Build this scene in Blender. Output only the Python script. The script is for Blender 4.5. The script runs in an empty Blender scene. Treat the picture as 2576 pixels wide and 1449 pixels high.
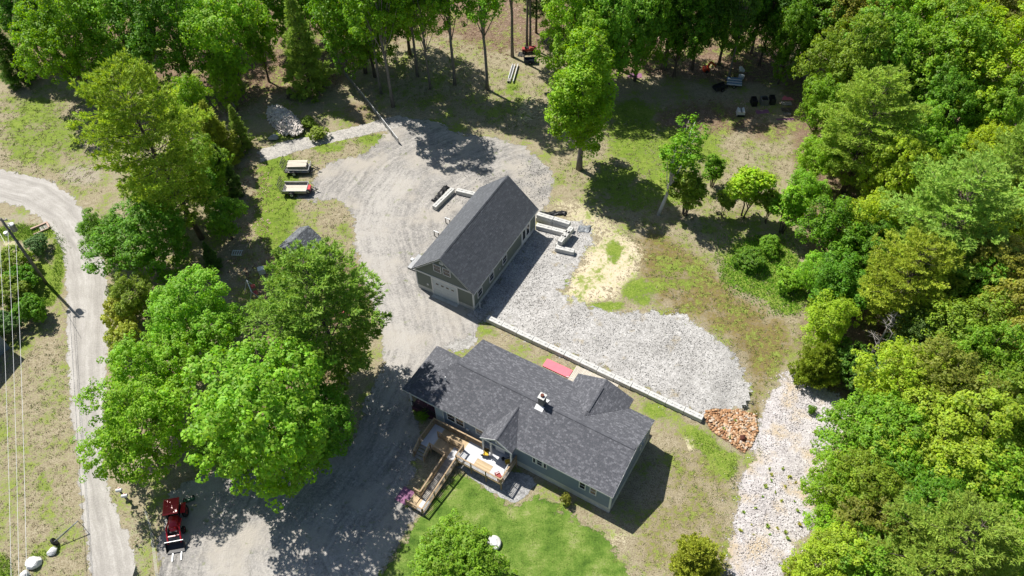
import bpy, math, random
import numpy as np
from mathutils import Vector, Matrix
R = math.radians
C = bpy.context.scene.collection
scene = bpy.context.scene
rnd = random.Random(7)

# ---------------------------------------------------------------- camera, light, exposure
FPX, PITCH, ROLL, CAMZ = 2000.0, R(49.5), R(-1.5), 68.0
fw = np.array([0, math.cos(PITCH), -math.sin(PITCH)])
up0 = np.array([0, math.sin(PITCH), math.cos(PITCH)])
rt0 = np.array([1.0, 0, 0])
RT = math.cos(ROLL) * rt0 + math.sin(ROLL) * up0
UP = math.cos(ROLL) * up0 - math.sin(ROLL) * rt0
cam = bpy.data.cameras.new('camera')
cam.sensor_width = 36.0
cam.lens = FPX / 2576 * 36.0
cam.clip_end = 6000
cam.clip_start = 1.0
camo = bpy.data.objects.new('camera', cam)
C.objects.link(camo)
M = Matrix(((RT[0], UP[0], -fw[0], 0), (RT[1], UP[1], -fw[1], 0), (RT[2], UP[2], -fw[2], CAMZ), (0, 0, 0, 1)))
camo.matrix_world = M
scene.camera = camo

SUN = Vector((-3.97, 3.76, 7.55)).normalized()
world = bpy.data.worlds.new('World')
scene.world = world
world.use_nodes = True
wn = world.node_tree
sky = wn.nodes.new('ShaderNodeTexSky')
sky.sky_type = 'NISHITA'
sky.sun_disc = False
sky.sun_elevation = math.asin(SUN.z)
sky.sun_rotation = math.atan2(SUN.x, SUN.y)
wn.links.new(sky.outputs[0], wn.nodes['Background'].inputs[0])
wn.nodes['Background'].inputs[1].default_value = 0.068
sl = bpy.data.lights.new('sun', 'SUN')
sl.energy = 5.0
sl.angle = R(0.53)
sl.color = (1.0, 0.95, 0.87)
so = bpy.data.objects.new('sun', sl)
so.rotation_euler = SUN.to_track_quat('Z', 'Y').to_euler()
so.location = (0, 0, 120)
C.objects.link(so)
vs = scene.view_settings
vs.view_transform = 'Standard'
vs.look = 'None'
vs.gamma = 1
vs.exposure = 0.68
vs.use_curve_mapping = False
scene.cycles.max_bounces = 6
scene.cycles.transparent_max_bounces = 8


def at(px, py, z=0.0):
    """world point at height z seen in the survey photograph's pixel (2576 px wide)"""
    d = (px - 1288) / FPX * RT + (724.5 - py) / FPX * UP + fw
    t = (z - CAMZ) / d[2]
    return Vector((d[0] * t, d[1] * t, z))


# ---------------------------------------------------------------- height of the ground
WA, WB = Vector((-2.75, 53.55)), Vector((18.3, 40.3))
WT = (WB - WA).normalized()
WN = Vector((-WT.y, WT.x))
if WN.y < 0: WN = -WN


def sstep(a, b, x):
    t = np.clip((x - a) / (b - a), 0, 1)
    return t * t * (3 - 2 * t)


def gz_np(x, y):
    s = (x - WA.x) * WN.x + (y - WA.y) * WN.y
    t = (x - WA.x) * WT.x + (y - WA.y) * WT.y
    return 0.4 * sstep(-.3, .3, s) * sstep(2, 9, t) * (1 - sstep(23.6, 27, t)) * (1 - sstep(9, 16, s))


def gz(x, y): return float(gz_np(np.float64(x), np.float64(y)))


def ground(px, py):
    p = at(px, py)
    p = at(px, py, gz(p.x, p.y))
    p.z = gz(p.x, p.y)
    return p


# ---------------------------------------------------------------- helpers
def tag(o, label=None, cat=None, group=None, kind=None):
    if label: o['label'] = label
    if cat: o['category'] = cat
    if group: o['group'] = group
    if kind: o['kind'] = kind
    return o


def thing(name, label, cat, loc=(0, 0, 0), rz=0.0, group=None, rot=None):
    o = bpy.data.objects.new(name, None)
    o.empty_display_size = .3
    o.location = loc
    o.rotation_euler = rot if rot else (0, 0, rz)
    C.objects.link(o)
    return tag(o, label, cat, group)


def link(name, me, parent=None, loc=(0, 0, 0), rot=(0, 0, 0), scale=(1, 1, 1)):
    o = bpy.data.objects.new(name, me)
    o.location = loc
    o.rotation_euler = rot
    o.scale = scale
    if parent: o.parent = parent
    C.objects.link(o)
    return o


class MB:
    def __init__(s): s.v, s.f, s.t = [], [], []

    def quad(s, *p, t=0.0):
        n = len(s.v)
        s.v += [tuple(q) for q in p]
        s.f.append(tuple(range(n, n + len(p))))
        s.t.append(t)
        return s

    def box(s, x0, x1, y0, y1, z0, z1, m=None, t=0.0, taper=0.0):
        n = len(s.v)
        cx, cy = (x0 + x1) / 2, (y0 + y1) / 2
        k = 1 - taper
        P = [(x0, y0, z0), (x1, y0, z0), (x1, y1, z0), (x0, y1, z0)] + [(cx + (x - cx) * k, cy + (y - cy) * k, z1) for x, y in ((x0, y0), (x1, y0), (x1, y1), (x0, y1))]
        if m is not None: P = [tuple(m @ Vector(p)) for p in P]
        s.v += P
        for f in ((3, 2, 1, 0), (4, 5, 6, 7), (0, 1, 5, 4), (1, 2, 6, 5), (2, 3, 7, 6), (3, 0, 4, 7)):
            s.f.append(tuple(n + i for i in f))
            s.t.append(t)
        return s

    def beam(s, a, b, w, h=None, t=0.0):
        """rectangular bar from a to b, w wide and h high"""
        h = h or w
        a, b = Vector(a), Vector(b)
        d = (b - a)
        L = d.length
        d.normalize()
        u = Vector((0, 0, 1)) if abs(d.z) < .95 else Vector((0, 1, 0))
        sx = d.cross(u).normalized()
        sz = sx.cross(d)
        m = Matrix(((sx.x, d.x, sz.x, a.x), (sx.y, d.y, sz.y, a.y), (sx.z, d.z, sz.z, a.z), (0, 0, 0, 1)))
        return s.box(-w / 2, w / 2, 0, L, -h / 2, h / 2, m, t)

    def tube(s, pts, rad, n=8, cap=True, t=0.0):
        pts = [Vector(p) for p in pts]
        base = len(s.v)
        prev = None
        for i, p in enumerate(pts):
            d = (pts[min(i + 1, len(pts) - 1)] - pts[max(i - 1, 0)]).normalized()
            if prev is None:
                u = Vector((0, 0, 1)) if abs(d.z) < .9 else Vector((1, 0, 0))
                a = d.cross(u).normalized()
            else:
                a = (prev - d * prev.dot(d)).normalized()
            prev = a
            b = d.cross(a)
            r = rad[i] if isinstance(rad, (list, tuple)) else rad
            for k in range(n):
                an = 2 * math.pi * k / n
                s.v.append(tuple(p + a * math.cos(an) * r + b * math.sin(an) * r))
        for i in range(len(pts) - 1):
            for k in range(n):
                k2 = (k + 1) % n
                s.f.append((base + i * n + k, base + i * n + k2, base + (i + 1) * n + k2, base + (i + 1) * n + k))
                s.t.append(t)
        if cap:
            s.f.append(tuple(base + k for k in range(n))[::-1])
            s.f.append(tuple(base + (len(pts) - 1) * n + k for k in range(n)))
            s.t += [t, t]
        return s

    def ring(s, c, axis, R0, r, n=18, m=8):
        """torus"""
        c, ax = Vector(c), Vector(axis).normalized()
        u = Vector((0, 0, 1)) if abs(ax.z) < .9 else Vector((1, 0, 0))
        a = ax.cross(u).normalized()
        b = ax.cross(a)
        base = len(s.v)
        for i in range(n):
            th = 2 * math.pi * i / n
            rd = a * math.cos(th) + b * math.sin(th)
            for j in range(m):
                ph = 2 * math.pi * j / m
                s.v.append(tuple(c + rd * (R0 + r * math.cos(ph)) + ax * r * 1.3 * math.sin(ph)))
        for i in range(n):
            for j in range(m):
                s.f.append((base + i * m + j, base + ((i + 1) % n) * m + j, base + ((i + 1) % n) * m + (j + 1) % m, base + i * m + (j + 1) % m))
                s.t.append(0)
        return s

    def prism(s, poly, z0, z1, t=0.0):
        n = len(s.v)
        k = len(poly)
        s.v += [(x, y, z0) for x, y in poly] + [(x, y, z1) for x, y in poly]
        s.f.append(tuple(range(n, n + k))[::-1])
        s.f.append(tuple(range(n + k, n + 2 * k)))
        for i in range(k): s.f.append((n + i, n + (i + 1) % k, n + k + (i + 1) % k, n + k + i))
        s.t += [t] * (k + 2)
        return s

    def lump(s, c, r, seed=0, sub=2, flat=.7, rough=.25):
        """uneven stone"""
        g = random.Random(seed)
        import bmesh
        bm = bmesh.new()
        bmesh.ops.create_icosphere(bm, subdivisions=sub, radius=1)
        ph = [(Vector((g.gauss(0, 1), g.gauss(0, 1), g.gauss(0, 1))).normalized(), g.uniform(.55, .95)) for _ in range(9)]
        base = len(s.v)
        rr = r if isinstance(r, (tuple, list)) else (r, r, r * flat)
        for v in bm.verts:
            p = v.co.normalized()
            k = 1.0
            for d, lim in ph:
                q = p.dot(d)
                if q * k > lim: k = lim / q
            k *= 1 + g.uniform(-.5, .5) * rough * .3
            s.v.append((c[0] + p.x * k * rr[0], c[1] + p.y * k * rr[1], c[2] + p.z * k * rr[2]))
        for f in bm.faces:
            s.f.append(tuple(base + v.index for v in f.verts))
            s.t.append(0)
        bm.free()
        return s

    def mesh(s, name, mat, smooth=False):
        me = bpy.data.meshes.new(name)
        me.from_pydata(s.v, [], s.f)
        if mat: me.materials.append(mat)
        if any(s.t):
            a = me.attributes.new('tint', 'FLOAT', 'FACE')
            a.data.foreach_set('value', s.t)
        if smooth: me.shade_smooth()
        me.update()
        return me

    def build(s, name, mat, parent=None, smooth=False, **kw):
        return link(name, s.mesh(name, mat, smooth), parent, **kw)


def np_mesh(name, verts, faces, mat, tint=None):
    """verts (N,3), faces (M,k) with k constant"""
    me = bpy.data.meshes.new(name)
    nv, (nf, k) = len(verts), faces.shape
    me.vertices.add(nv)
    me.vertices.foreach_set('co', np.ascontiguousarray(verts, dtype=np.float32).ravel())
    me.loops.add(nf * k)
    me.loops.foreach_set('vertex_index', np.ascontiguousarray(faces, dtype=np.int32).ravel())
    me.polygons.add(nf)
    me.polygons.foreach_set('loop_start', np.arange(0, nf * k, k, dtype=np.int32))
    if mat: me.materials.append(mat)
    me.update(calc_edges=True)
    if tint is not None:
        a = me.attributes.new('tint', 'FLOAT', 'FACE')
        a.data.foreach_set('value', np.ascontiguousarray(tint, dtype=np.float32))
    return me


# ---------------------------------------------------------------- materials
KA = .80  # every plain surface a little darker than its fresh colour


class N:
    """tiny node-building helper"""
    def __init__(s, name, rough=.8, spec=.3):
        s.m = bpy.data.materials.new(name)
        s.m.use_nodes = True
        s.t = s.m.node_tree
        s.b = s.t.nodes['Principled BSDF']
        s.b.inputs['Roughness'].default_value = rough
        s.b.inputs['Specular IOR Level'].default_value = spec
        s.geo = None

    def n(s, typ, **kw):
        x = s.t.nodes.new(typ)
        for k, v in kw.items():
            if k.startswith('_'): setattr(x, k[1:], v)
            else: x.inputs[k].default_value = v
        return x

    def l(s, a, b): s.t.links.new(a, b)

    def pos(s, obj=False):
        if obj:
            return s.n('ShaderNodeTexCoord').outputs['Object']
        if s.geo is None: s.geo = s.n('ShaderNodeNewGeometry')
        return s.geo.outputs['Position']

    def noise(s, scale, detail=3, rough=.55, vec=None, obj=False, stretch=None):
        v = vec or s.pos(obj)
        if stretch:
            mp = s.n('ShaderNodeMapping')
            mp.inputs['Scale'].default_value = stretch[:3]
            if len(stretch) > 3: mp.inputs['Rotation'].default_value = (0, 0, stretch[3])
            s.l(v, mp.inputs[0])
            v = mp.outputs[0]
        x = s.n('ShaderNodeTexNoise', Scale=scale, Detail=detail, Roughness=rough)
        s.l(v, x.inputs['Vector'])
        return x.outputs[0]

    def voro(s, scale, out='Color', vec=None, obj=False):
        x = s.n('ShaderNodeTexVoronoi', Scale=scale)
        s.l(vec or s.pos(obj), x.inputs['Vector'])
        return x.outputs[out]

    def ramp(s, fac, stops):
        x = s.n('ShaderNodeValToRGB')
        e = x.color_ramp.elements
        while len(e) < len(stops): e.new(.5)
        for i, (p, c) in enumerate(stops):
            e[i].position = p
            e[i].color = (c[0] * KA, c[1] * KA, c[2] * KA, 1) if isinstance(c, (tuple, list)) else (c, c, c, 1)
        s.l(fac, x.inputs[0])
        return x.outputs[0]

    def mix(s, fac, a, b, mode='MIX'):
        x = s.n('ShaderNodeMix', _data_type='RGBA', _blend_type=mode)
        for i, v in ((0, fac), (6, a), (7, b)):
            if hasattr(v, 'is_output'): s.l(v, x.inputs[i])
            elif i == 0: x.inputs[0].default_value = v
            else: x.inputs[i].default_value = (v[0], v[1], v[2], 1)
        return x.outputs[2]

    def math(s, op, a, b=0.0, clamp=False):
        x = s.n('ShaderNodeMath', _operation=op)
        x.use_clamp = clamp
        for i, v in ((0, a), (1, b)):
            if hasattr(v, 'is_output'): s.l(v, x.inputs[i])
            else: x.inputs[i].default_value = v
        return x.outputs[0]

    def attr(s, name):
        return s.n('ShaderNodeAttribute', _attribute_name=name).outputs['Fac']

    def bump(s, h, strength=.3, dist=.05):
        x = s.n('ShaderNodeBump', Strength=strength, Distance=dist)
        s.l(h, x.inputs['Height'])
        s.l(x.outputs[0], s.b.inputs['Normal'])

    def col(s, c):
        if hasattr(c, 'is_output'): s.l(c, s.b.inputs['Base Color'])
        else: s.b.inputs['Base Color'].default_value = (c[0], c[1], c[2], 1)
        return s.m


_mc = {}


def paint(name, c, rough=.6, var=.25, scale=6.0, spec=.3, metal=0.0, bump=0.0):
    """painted / plain surface with slight uneven tone and wear"""
    if name in _mc: return _mc[name]
    n = N(name, rough, spec)
    a = n.noise(scale, 4, .6, obj=True)
    b = n.noise(scale * .23, 2, .5, obj=True)
    f = n.math('ADD', n.math('MULTIPLY', a, .6), n.math('MULTIPLY', b, .4))
    n.col(n.ramp(f, [(.3, [x * (1 - var) for x in c]), (.7, [min(1, x * (1 + var)) for x in c])]))
    n.b.inputs['Metallic'].default_value = metal
    if bump: n.bump(a, bump, .02)
    _mc[name] = n.m
    return n.m


def wood_mat(name, c, var=.3, tint=True):
    n = N(name, .75, .2)
    g = n.noise(9, 5, .65, obj=True)
    h = n.noise(1.7, 2, .5, obj=True)
    oi = n.n('ShaderNodeObjectInfo').outputs['Random']
    f = n.math('ADD', n.math('ADD', n.math('MULTIPLY', g, .45), n.math('MULTIPLY', h, .3)), n.math('MULTIPLY', oi, .3))
    n.col(n.ramp(f, [(.3, [x * (1 - var) for x in c]), (.75, [x * (1 + var) for x in c])]))
    n.bump(g, .25, .01)
    return n.m


M_white = paint('white_trim', (.72, .73, .74), .5, .06)
M_whitemetal = paint('white_metal', (.74, .75, .76), .4, .1)
M_conc = paint('foundation_concrete', (.52, .53, .52), .85, .22, 2.2, bump=.2)
M_block = paint('cast_concrete', (.60, .60, .58), .85, .24, 2.2, bump=.25)
M_side = paint('sage_siding', (.17, .20, .178), .6, .08, 1.5)
M_sideh = paint('grey_siding', (.195, .245, .315), .6, .08, 1.5)
M_glass = paint('window_glass', (.012, .016, .022), .08, .2, 1.2, spec=.6)
M_black = paint('black_paint', (.018, .018, .02), .5, .3)
M_steel = paint('grey_steel', (.30, .31, .32), .45, .25, 8, metal=.6)
M_dark = paint('dark_frame', (.035, .036, .04), .5, .3)
M_red = paint('red_paint', (.55, .014, .026), .35, .15, spec=.5)
M_redf = paint('faded_red', (.36, .06, .055), .6, .3)
M_orange = paint('orange_red', (.55, .06, .02), .5, .2)
M_rubber = paint('rubber', (.015, .015, .016), .85, .3)
M_pink = paint('pink_mat', (.82, .20, .25), .8, .08, 3)
M_purple = paint('mauve_mat', (.27, .12, .22), .8, .12, 3)
M_maroon = paint('maroon_floor', (.09, .03, .055), .6, .2)
M_yellow = paint('yellow_cushion', (.75, .46, .03), .7, .15)
M_tarp = paint('black_tarp', (.014, .015, .018), .45, .4, 5)
M_gtarp = paint('grey_sheet', (.22, .24, .26), .5, .4, 5)
M_rock = paint('pale_boulder', (.78, .78, .77), .85, .22, 3, bump=.5)
M_rockb = paint('grey_boulder', (.30, .34, .37), .85, .2, 3, bump=.5)
M_rust = paint('rusty_iron', (.13, .045, .03), .85, .4, 9, bump=.3)
M_pole = paint('weathered_pole', (.17, .16, .15), .85, .3, 4, bump=.3)
M_blue = paint('blue_sheet', (.20, .30, .44), .6, .25, 3)
M_deckg = wood_mat('grey_board', (.62, .64, .68), .12)
M_deckt = wood_mat('tan_board', (.56, .43, .27), .2)
M_cedar = wood_mat('cedar_rail', (.43, .315, .20), .22)
M_pale = wood_mat('pale_timber', (.60, .55, .47), .15)
M_greyw = wood_mat('weathered_timber', (.36, .34, .31), .3)
M_log = wood_mat('split_log', (.62, .57, .53), .55)
M_bark = paint('bark', (.13, .105, .085), .9, .4, 5, bump=.6)
M_barkg = paint('grey_bark', (.21, .19, .17), .9, .35, 4, bump=.6)
M_birch = paint('birch_bark', (.62, .60, .57), .8, .3, 6, bump=.3)
M_dead = paint('dead_wood', (.30, .28, .27), .9, .3, 5)


def shingle_mat(name, lo, hi, piece):
    n = N(name, .9, .2)
    f = n.n('ShaderNodeObjectInfo').outputs['Random'] if piece else n.attr('tint')
    g = n.noise(24, 3, .6)
    w = n.noise(.5, 3, .5)
    f = n.math('ADD', n.math('ADD', n.math('MULTIPLY', f, .7), n.math('MULTIPLY', g, .25)), n.math('MULTIPLY', n.math('SUBTRACT', w, .5), .08))
    mid = [a * .6 + b * .4 for a, b in zip(lo, hi)]
    n.col(n.ramp(f, [(.1, lo), (.55, mid), (.9, hi)]))
    n.bump(g, .3, .01)
    return n.m


def leaf_mat(name, trans=.35, gl=.35):
    n = N(name, .55, gl)
    oi = n.n('ShaderNodeObjectInfo')
    t = n.attr('tint')
    hs = n.n('ShaderNodeHueSaturation')
    n.l(oi.outputs['Color'], hs.inputs['Color'])
    n.l(n.math('ADD', .485, n.math('MULTIPLY', n.math('FRACT', n.math('MULTIPLY', t, 7.3)), .03)), hs.inputs['Hue'])
    n.l(n.math('ADD', .62, n.math('MULTIPLY', t, .76)), hs.inputs['Value'])
    n.col(hs.outputs[0])
    tr = n.n('ShaderNodeBsdfTranslucent')
    ly = n.n('ShaderNodeHueSaturation', Hue=.49, Saturation=1.08, Value=1.25)
    n.l(hs.outputs[0], ly.inputs['Color'])
    n.l(ly.outputs[0], tr.inputs[0])
    mx = n.n('ShaderNodeMixShader', Fac=trans)
    n.l(n.b.outputs[0], mx.inputs[1])
    n.l(tr.outputs[0], mx.inputs[2])
    n.l(mx.outputs[0], n.t.nodes['Material Output'].inputs[0])
    return n.m


M_leaf = leaf_mat('broad_leaf', .48)
M_needle = leaf_mat('needle', .38, .2)

# ---------------------------------------------------------------- ground sheets
STEP = 0.5
GX = np.arange(-92, 92.01, STEP)
GY = np.arange(14, 136.01, STEP)
ext = np.array([3, 8, 18, 40, 90, 200, 450, 1000, 2500.])


def poly_w(pts):
    return [(at(x, y).x, at(x, y).y) for x, y in pts]


def sdist(X, Y, poly):
    """signed distance, positive inside"""
    best = np.full(X.shape, 1e9)
    ins = np.zeros(X.shape, bool)
    n = len(poly)
    for i in range(n):
        ax, ay = poly[i]
        bx, by = poly[(i + 1) % n]
        ex, ey = bx - ax, by - ay
        t = np.clip(((X - ax) * ex + (Y - ay) * ey) / (ex * ex + ey * ey + 1e-9), 0, 1)
        best = np.minimum(best, np.hypot(X - ax - t * ex, Y - ay - t * ey))
        c = ((ay > Y) != (by > Y)) & (X < (bx - ax) * (Y - ay) / (by - ay + 1e-12) + ax)
        ins ^= c
    return np.where(ins, best, -best)


gx = np.concatenate([GX[0] - ext[::-1], GX, GX[-1] + ext])
gy = np.concatenate([GY[0] - ext[::-1], GY, GY[-1] + ext])
XX, YY = np.meshgrid(gx, gy)
ZZ = gz_np(XX, YY)


def weight(items):
    """soft union of blobs in photograph pixels: (poly, softness_m, strength)"""
    w = np.zeros(XX.shape)
    for poly, soft, k in items:
        d = sdist(XX, YY, poly_w(poly))
        w = np.maximum(w, k * sstep(-soft, soft, d))
    return w


def ell(cx, cy, rx, ry, n=12, rot=0):
    o = []
    for i in range(n):
        a = 2 * math.pi * i / n
        x, y = rx * math.cos(a), ry * math.sin(a)
        o.append((cx + x * math.cos(rot) - y * math.sin(rot), cy + x * math.sin(rot) + y * math.cos(rot)))
    return o


W = {}
W['green'] = weight([
    ([(1850, 610), (1900, 590), (1960, 600), (2010, 650), (2030, 720), (2010, 795), (1945, 787), (1935, 752), (1880, 740), (1820, 702), (1803, 680)], 1.6, 1.1),
    ([(0, 240), (120, 230), (200, 280), (230, 400), (100, 420), (0, 410)], 2.0, .62),
    (ell(760, 350, 130, 30), 1.5, .6), (ell(700, 470, 60, 90), 1.2, .95), (ell(690, 560, 60, 70), 1.2, .85),
    (ell(850, 300, 60, 30), 1.2, .5), (ell(830, 372, 45, 10), .5, .85), (ell(950, 350, 60, 16), .8, .75), (ell(1080, 330, 80, 40), 1.5, .6),
    (ell(1160, 250, 180, 60), 2, .42), (ell(1290, 240, 30, 60), 1, .6), (ell(1290, 222, 14, 8), .4, 1),
    (ell(1590, 330, 70, 90), 2, .85), (ell(1700, 380, 150, 70), 3, .7), (ell(1620, 470, 160, 80), 3, .7), (ell(1850, 560, 120, 60), 2, .5),
    (ell(1700, 700, 90, 60), 2.5, .55), (ell(1800, 780, 120, 60), 2.5, .42), (ell(1610, 740, 50, 40), 1, .8), (ell(1545, 635, 20, 34), .6, .8), (ell(1530, 775, 50, 14), .5, .75), (ell(1424, 715, 8, 18), .3, .9),
    (ell(1240, 838, 40, 10, rot=.3), .5, .65), (ell(1340, 880, 70, 12, rot=.47), .6, .5), (ell(1650, 1035, 40, 20, rot=.5), .7, .75),
    (ell(1780, 1120, 60, 26, rot=.75), .6, .85), (ell(1830, 1170, 26, 40), .6, .8), (ell(1740, 1085, 20, 12), .4, .8),
    (ell(100, 720, 60, 60), 1, 1.0), (ell(70, 585, 80, 25), .7, .95), (ell(148, 650, 14, 70), .6, .95), (ell(130, 740, 20, 40, rot=.6), .6, .8), (ell(40, 870, 60, 20), 1, .6),
    (ell(0, 1430, 40, 40), .7, 1.0), (ell(90, 1400, 30, 14), .5, .7), (ell(150, 1385, 20, 14), .5, .7), (ell(60, 1200, 50, 200), 2, .42), (ell(110, 1210, 30, 40), 1, .6), (ell(285, 1050, 22, 60), .7, .7),
    (ell(1150, 470, 60, 12, rot=.2), .5, .5), (ell(1080, 465, 30, 30), .6, .7), (ell(1050, 590, 40, 8, rot=-.9), .4, .55), (ell(860, 430, 30, 80), .8, .5), (ell(870, 580, 30, 40), 1, .55),
    (ell(1060, 1040, 22, 26), .4, .8), (ell(1420, 1275, 20, 14), .5, .7), (ell(150, 330, 100, 60), 3, .4)])
W['green'] = np.maximum(W['green'], .37)
W['litter'] = weight([
    ([(-60, -40), (2640, -40), (2640, 100), (2000, 90), (2000, 200), (1900, 215), (1560, 190), (1380, 130), (1240, 130), (1120, 90), (960, 110), (900, 160), (860, 210), (660, 250), (560, 300), (480, 340), (380, 210), (230, 180), (100, 200), (-60, 200)], 3, .95),
    ([(1960, 200), (2640, 60), (2640, 1500), (2200, 1500), (2080, 1300), (2120, 1080), (2020, 980), (2000, 860), (2040, 700), (2000, 560), (1990, 380)], 2.5, .9),
    ([(480, 380), (600, 300), (680, 330), (650, 480), (660, 640), (640, 780), (560, 900), (420, 1150), (330, 1150), (300, 950), (320, 700), (300, 560), (420, 480)], 1.5, .45),
    ([(660, 640), (900, 640), (940, 760), (920, 900), (700, 1100), (560, 1000)], 1.5, .8),
    (ell(1780, 300, 150, 45), 2, .75), (ell(1930, 330, 70, 30), 1.5, .7), (ell(1100, 250, 90, 30), 2, .45), (ell(1280, 250, 40, 60), 1.5, .4), (ell(900, 290, 50, 40), 1.5, .6), (ell(1850, 545, 60, 30), 1, .55), (ell(470, 1230, 60, 50), 1, .55)])
W['sand'] = weight([
    ([(1418, 735), (1440, 700), (1470, 640), (1500, 610), (1560, 590), (1620, 620), (1610, 670), (1570, 720), (1540, 765), (1450, 765)], 1.6, 1.02),
    ([(1390, 505), (1450, 500), (1540, 560), (1600, 610), (1560, 640), (1480, 590), (1400, 540)], 1.0, .6),
    (ell(2075, 1130, 34, 22), .7, .8), (ell(2060, 1200, 30, 50), .9, .85), (ell(2000, 1330, 30, 60, rot=.5), .9, .6), (ell(1740, 1110, 16, 28), .4, .85), (ell(1800, 1125, 10, 14), .3, .85), (ell(1560, 1360, 40, 30), 1, .5),
    (ell(60, 600, 60, 10, rot=-.3), .5, .7), (ell(90, 330, 60, 12, rot=-.4), .6, .55), (ell(100, 380, 50, 8, rot=-.4), .5, .45), (ell(1330, 270, 60, 30, rot=.2), 1.2, .5), (ell(1350, 295, 60, 14), .8, .55), (ell(1190, 660, 10, 8), 1, 0)])
W['brown'] = weight([
    ([(1560, 620), (1640, 560), (1760, 640), (1880, 740), (1990, 800), (2010, 880), (1950, 960), (1900, 1040), (1880, 960), (1820, 860), (1700, 790), (1640, 770)], 2, .7),
    ([(1640, 1060), (1760, 1090), (1860, 1210), (1850, 1449), (1620, 1449), (1560, 1370), (1590, 1340), (1690, 1150)], 1.5, .45),
    (ell(1900, 1060, 18, 60), .8, .8), (ell(1690, 800, 50, 16), .8, .8)])
W['bare'] = weight([
    ([(130, 1300), (200, 1100), (175, 900), (180, 1449), (100, 1449)], 2, .5), (ell(205, 440, 60, 30), 1.5, .8), (ell(120, 950, 60, 60), 2, .4), (ell(340, 1370, 40, 90), 1, .5), (ell(290, 450, 20, 40), 1.5, .6), (ell(60, 560, 70, 30), 1, .6),
    (ell(1180, 480, 60, 30), 1.5, .3), (ell(1360, 460, 40, 60), 2, .6), (ell(1900, 400, 60, 40), 2, .4)])


def ground_mat():
    n = N('ground_cover', .95, .1)
    f1 = n.noise(2.2, 5, .7)
    f2 = n.noise(.35, 5, .62)
    f3 = n.noise(9, 4, .7)
    g = n.math('ADD', n.math('MULTIPLY', f1, .55), n.math('ADD', n.math('MULTIPLY', f2, .6), n.math('MULTIPLY', f3, .3)))  # ~ .72

    def w(name, sharp=.16, amp=1.0):
        a = n.math('ADD', n.attr(name), n.math('MULTIPLY', n.math('SUBTRACT', g, .725), amp * 2.6))
        x = n.n('ShaderNodeMapRange')
        x.interpolation_type = 'SMOOTHSTEP'
        x.inputs[1].default_value = .5 - sharp
        x.inputs[2].default_value = .5 + sharp
        n.l(a, x.inputs[0])
        return x.outputs[0]
    fine = n.math('ADD', n.math('MULTIPLY', f3, .62), n.math('MULTIPLY', f1, .38))
    fine = n.math('ADD', .5, n.math('MULTIPLY', n.math('SUBTRACT', fine, .5), 1.5))
    c = n.ramp(fine, [(.34, (.185, .155, .09)), (.5, (.325, .28, .185)), (.66, (.49, .435, .325))])
    c = n.mix(w('brown', .22), c, n.ramp(fine, [(.35, (.13, .10, .035)), (.65, (.27, .20, .085))]))
    c = n.mix(w('bare', .2), c, n.ramp(fine, [(.35, (.29, .255, .20)), (.65, (.46, .41, .33))]))
    c = n.mix(w('litter', .2), c, n.ramp(fine, [(.32, (.08, .055, .037)), (.52, (.22, .15, .105)), (.70, (.48, .36, .28))]))
    c = n.mix(w('sand', .13, 2.0), c, n.ramp(fine, [(.35, (.55, .46, .31)), (.65, (.74, .66, .50))]))
    c = n.mix(w('green', .18), c, n.ramp(n.math('ADD', n.math('MULTIPLY', fine, .7), n.math('MULTIPLY', f2, .3)), [(.36, (.075, .14, .016)), (.5, (.165, .25, .03)), (.64, (.31, .345, .09))]))
    n.col(c)
    n.bump(n.math('ADD', f3, n.math('MULTIPLY', f1, 2)), .5, .08)
    return n.m


def grid_faces(nx, ny):
    i = np.arange(nx - 1)[None, :] + np.arange(ny - 1)[:, None] * nx
    return np.stack([i, i + 1, i + 1 + nx, i + nx], -1).reshape(-1, 4)


me = np_mesh('ground', np.stack([XX, YY, ZZ], -1).reshape(-1, 3), grid_faces(len(gx), len(gy)), ground_mat())
for k, a in W.items():
    at_ = me.attributes.new(k, 'FLOAT', 'POINT')
    at_.data.foreach_set('value', a.ravel().astype(np.float32))
me.shade_smooth()
tag(link('ground', me), kind='structure')

FX, FY = np.meshgrid(GX, GY)
FZ = gz_np(FX, FY)


def edge_alpha(n, amp, scale=1.3):
    """ragged, stippled edge: the sheet is cut away where signed distance + noise < 0"""
    a = n.noise(scale, 5, .68)
    b = n.noise(.45, 2, .5)
    k = n.math('ADD', n.math('MULTIPLY', n.math('SUBTRACT', a, .5), amp * 3.2), n.math('MULTIPLY', n.math('SUBTRACT', b, .5), amp * 2.0))
    v = n.math('ADD', n.attr('sd'), k)
    x = n.n('ShaderNodeMapRange')
    x.inputs[1].default_value = -.12 * amp
    x.inputs[2].default_value = .12 * amp
    n.l(v, x.inputs[0])
    n.l(x.outputs[0], n.b.inputs['Alpha'])


def lanes(x, y, pts):
    w = poly_w(pts)
    best = np.full(x.shape, 1e9)
    lane, along = np.zeros(x.shape), np.zeros(x.shape)
    acc = 0.0
    for (ax, ay), (bx, by) in zip(w, w[1:]):
        ex, ey = bx - ax, by - ay
        L = math.hypot(ex, ey)
        t = np.clip(((x - ax) * ex + (y - ay) * ey) / (L * L), 0, 1)
        d = np.hypot(x - ax - t * ex, y - ay - t * ey)
        k = d < best
        best = np.where(k, d, best)
        lane = np.where(k, d * np.sign((x - ax) * ey - (y - ay) * ex), lane)
        along = np.where(k, acc + t * L, along)
        acc += L
    return lane, along


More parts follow.
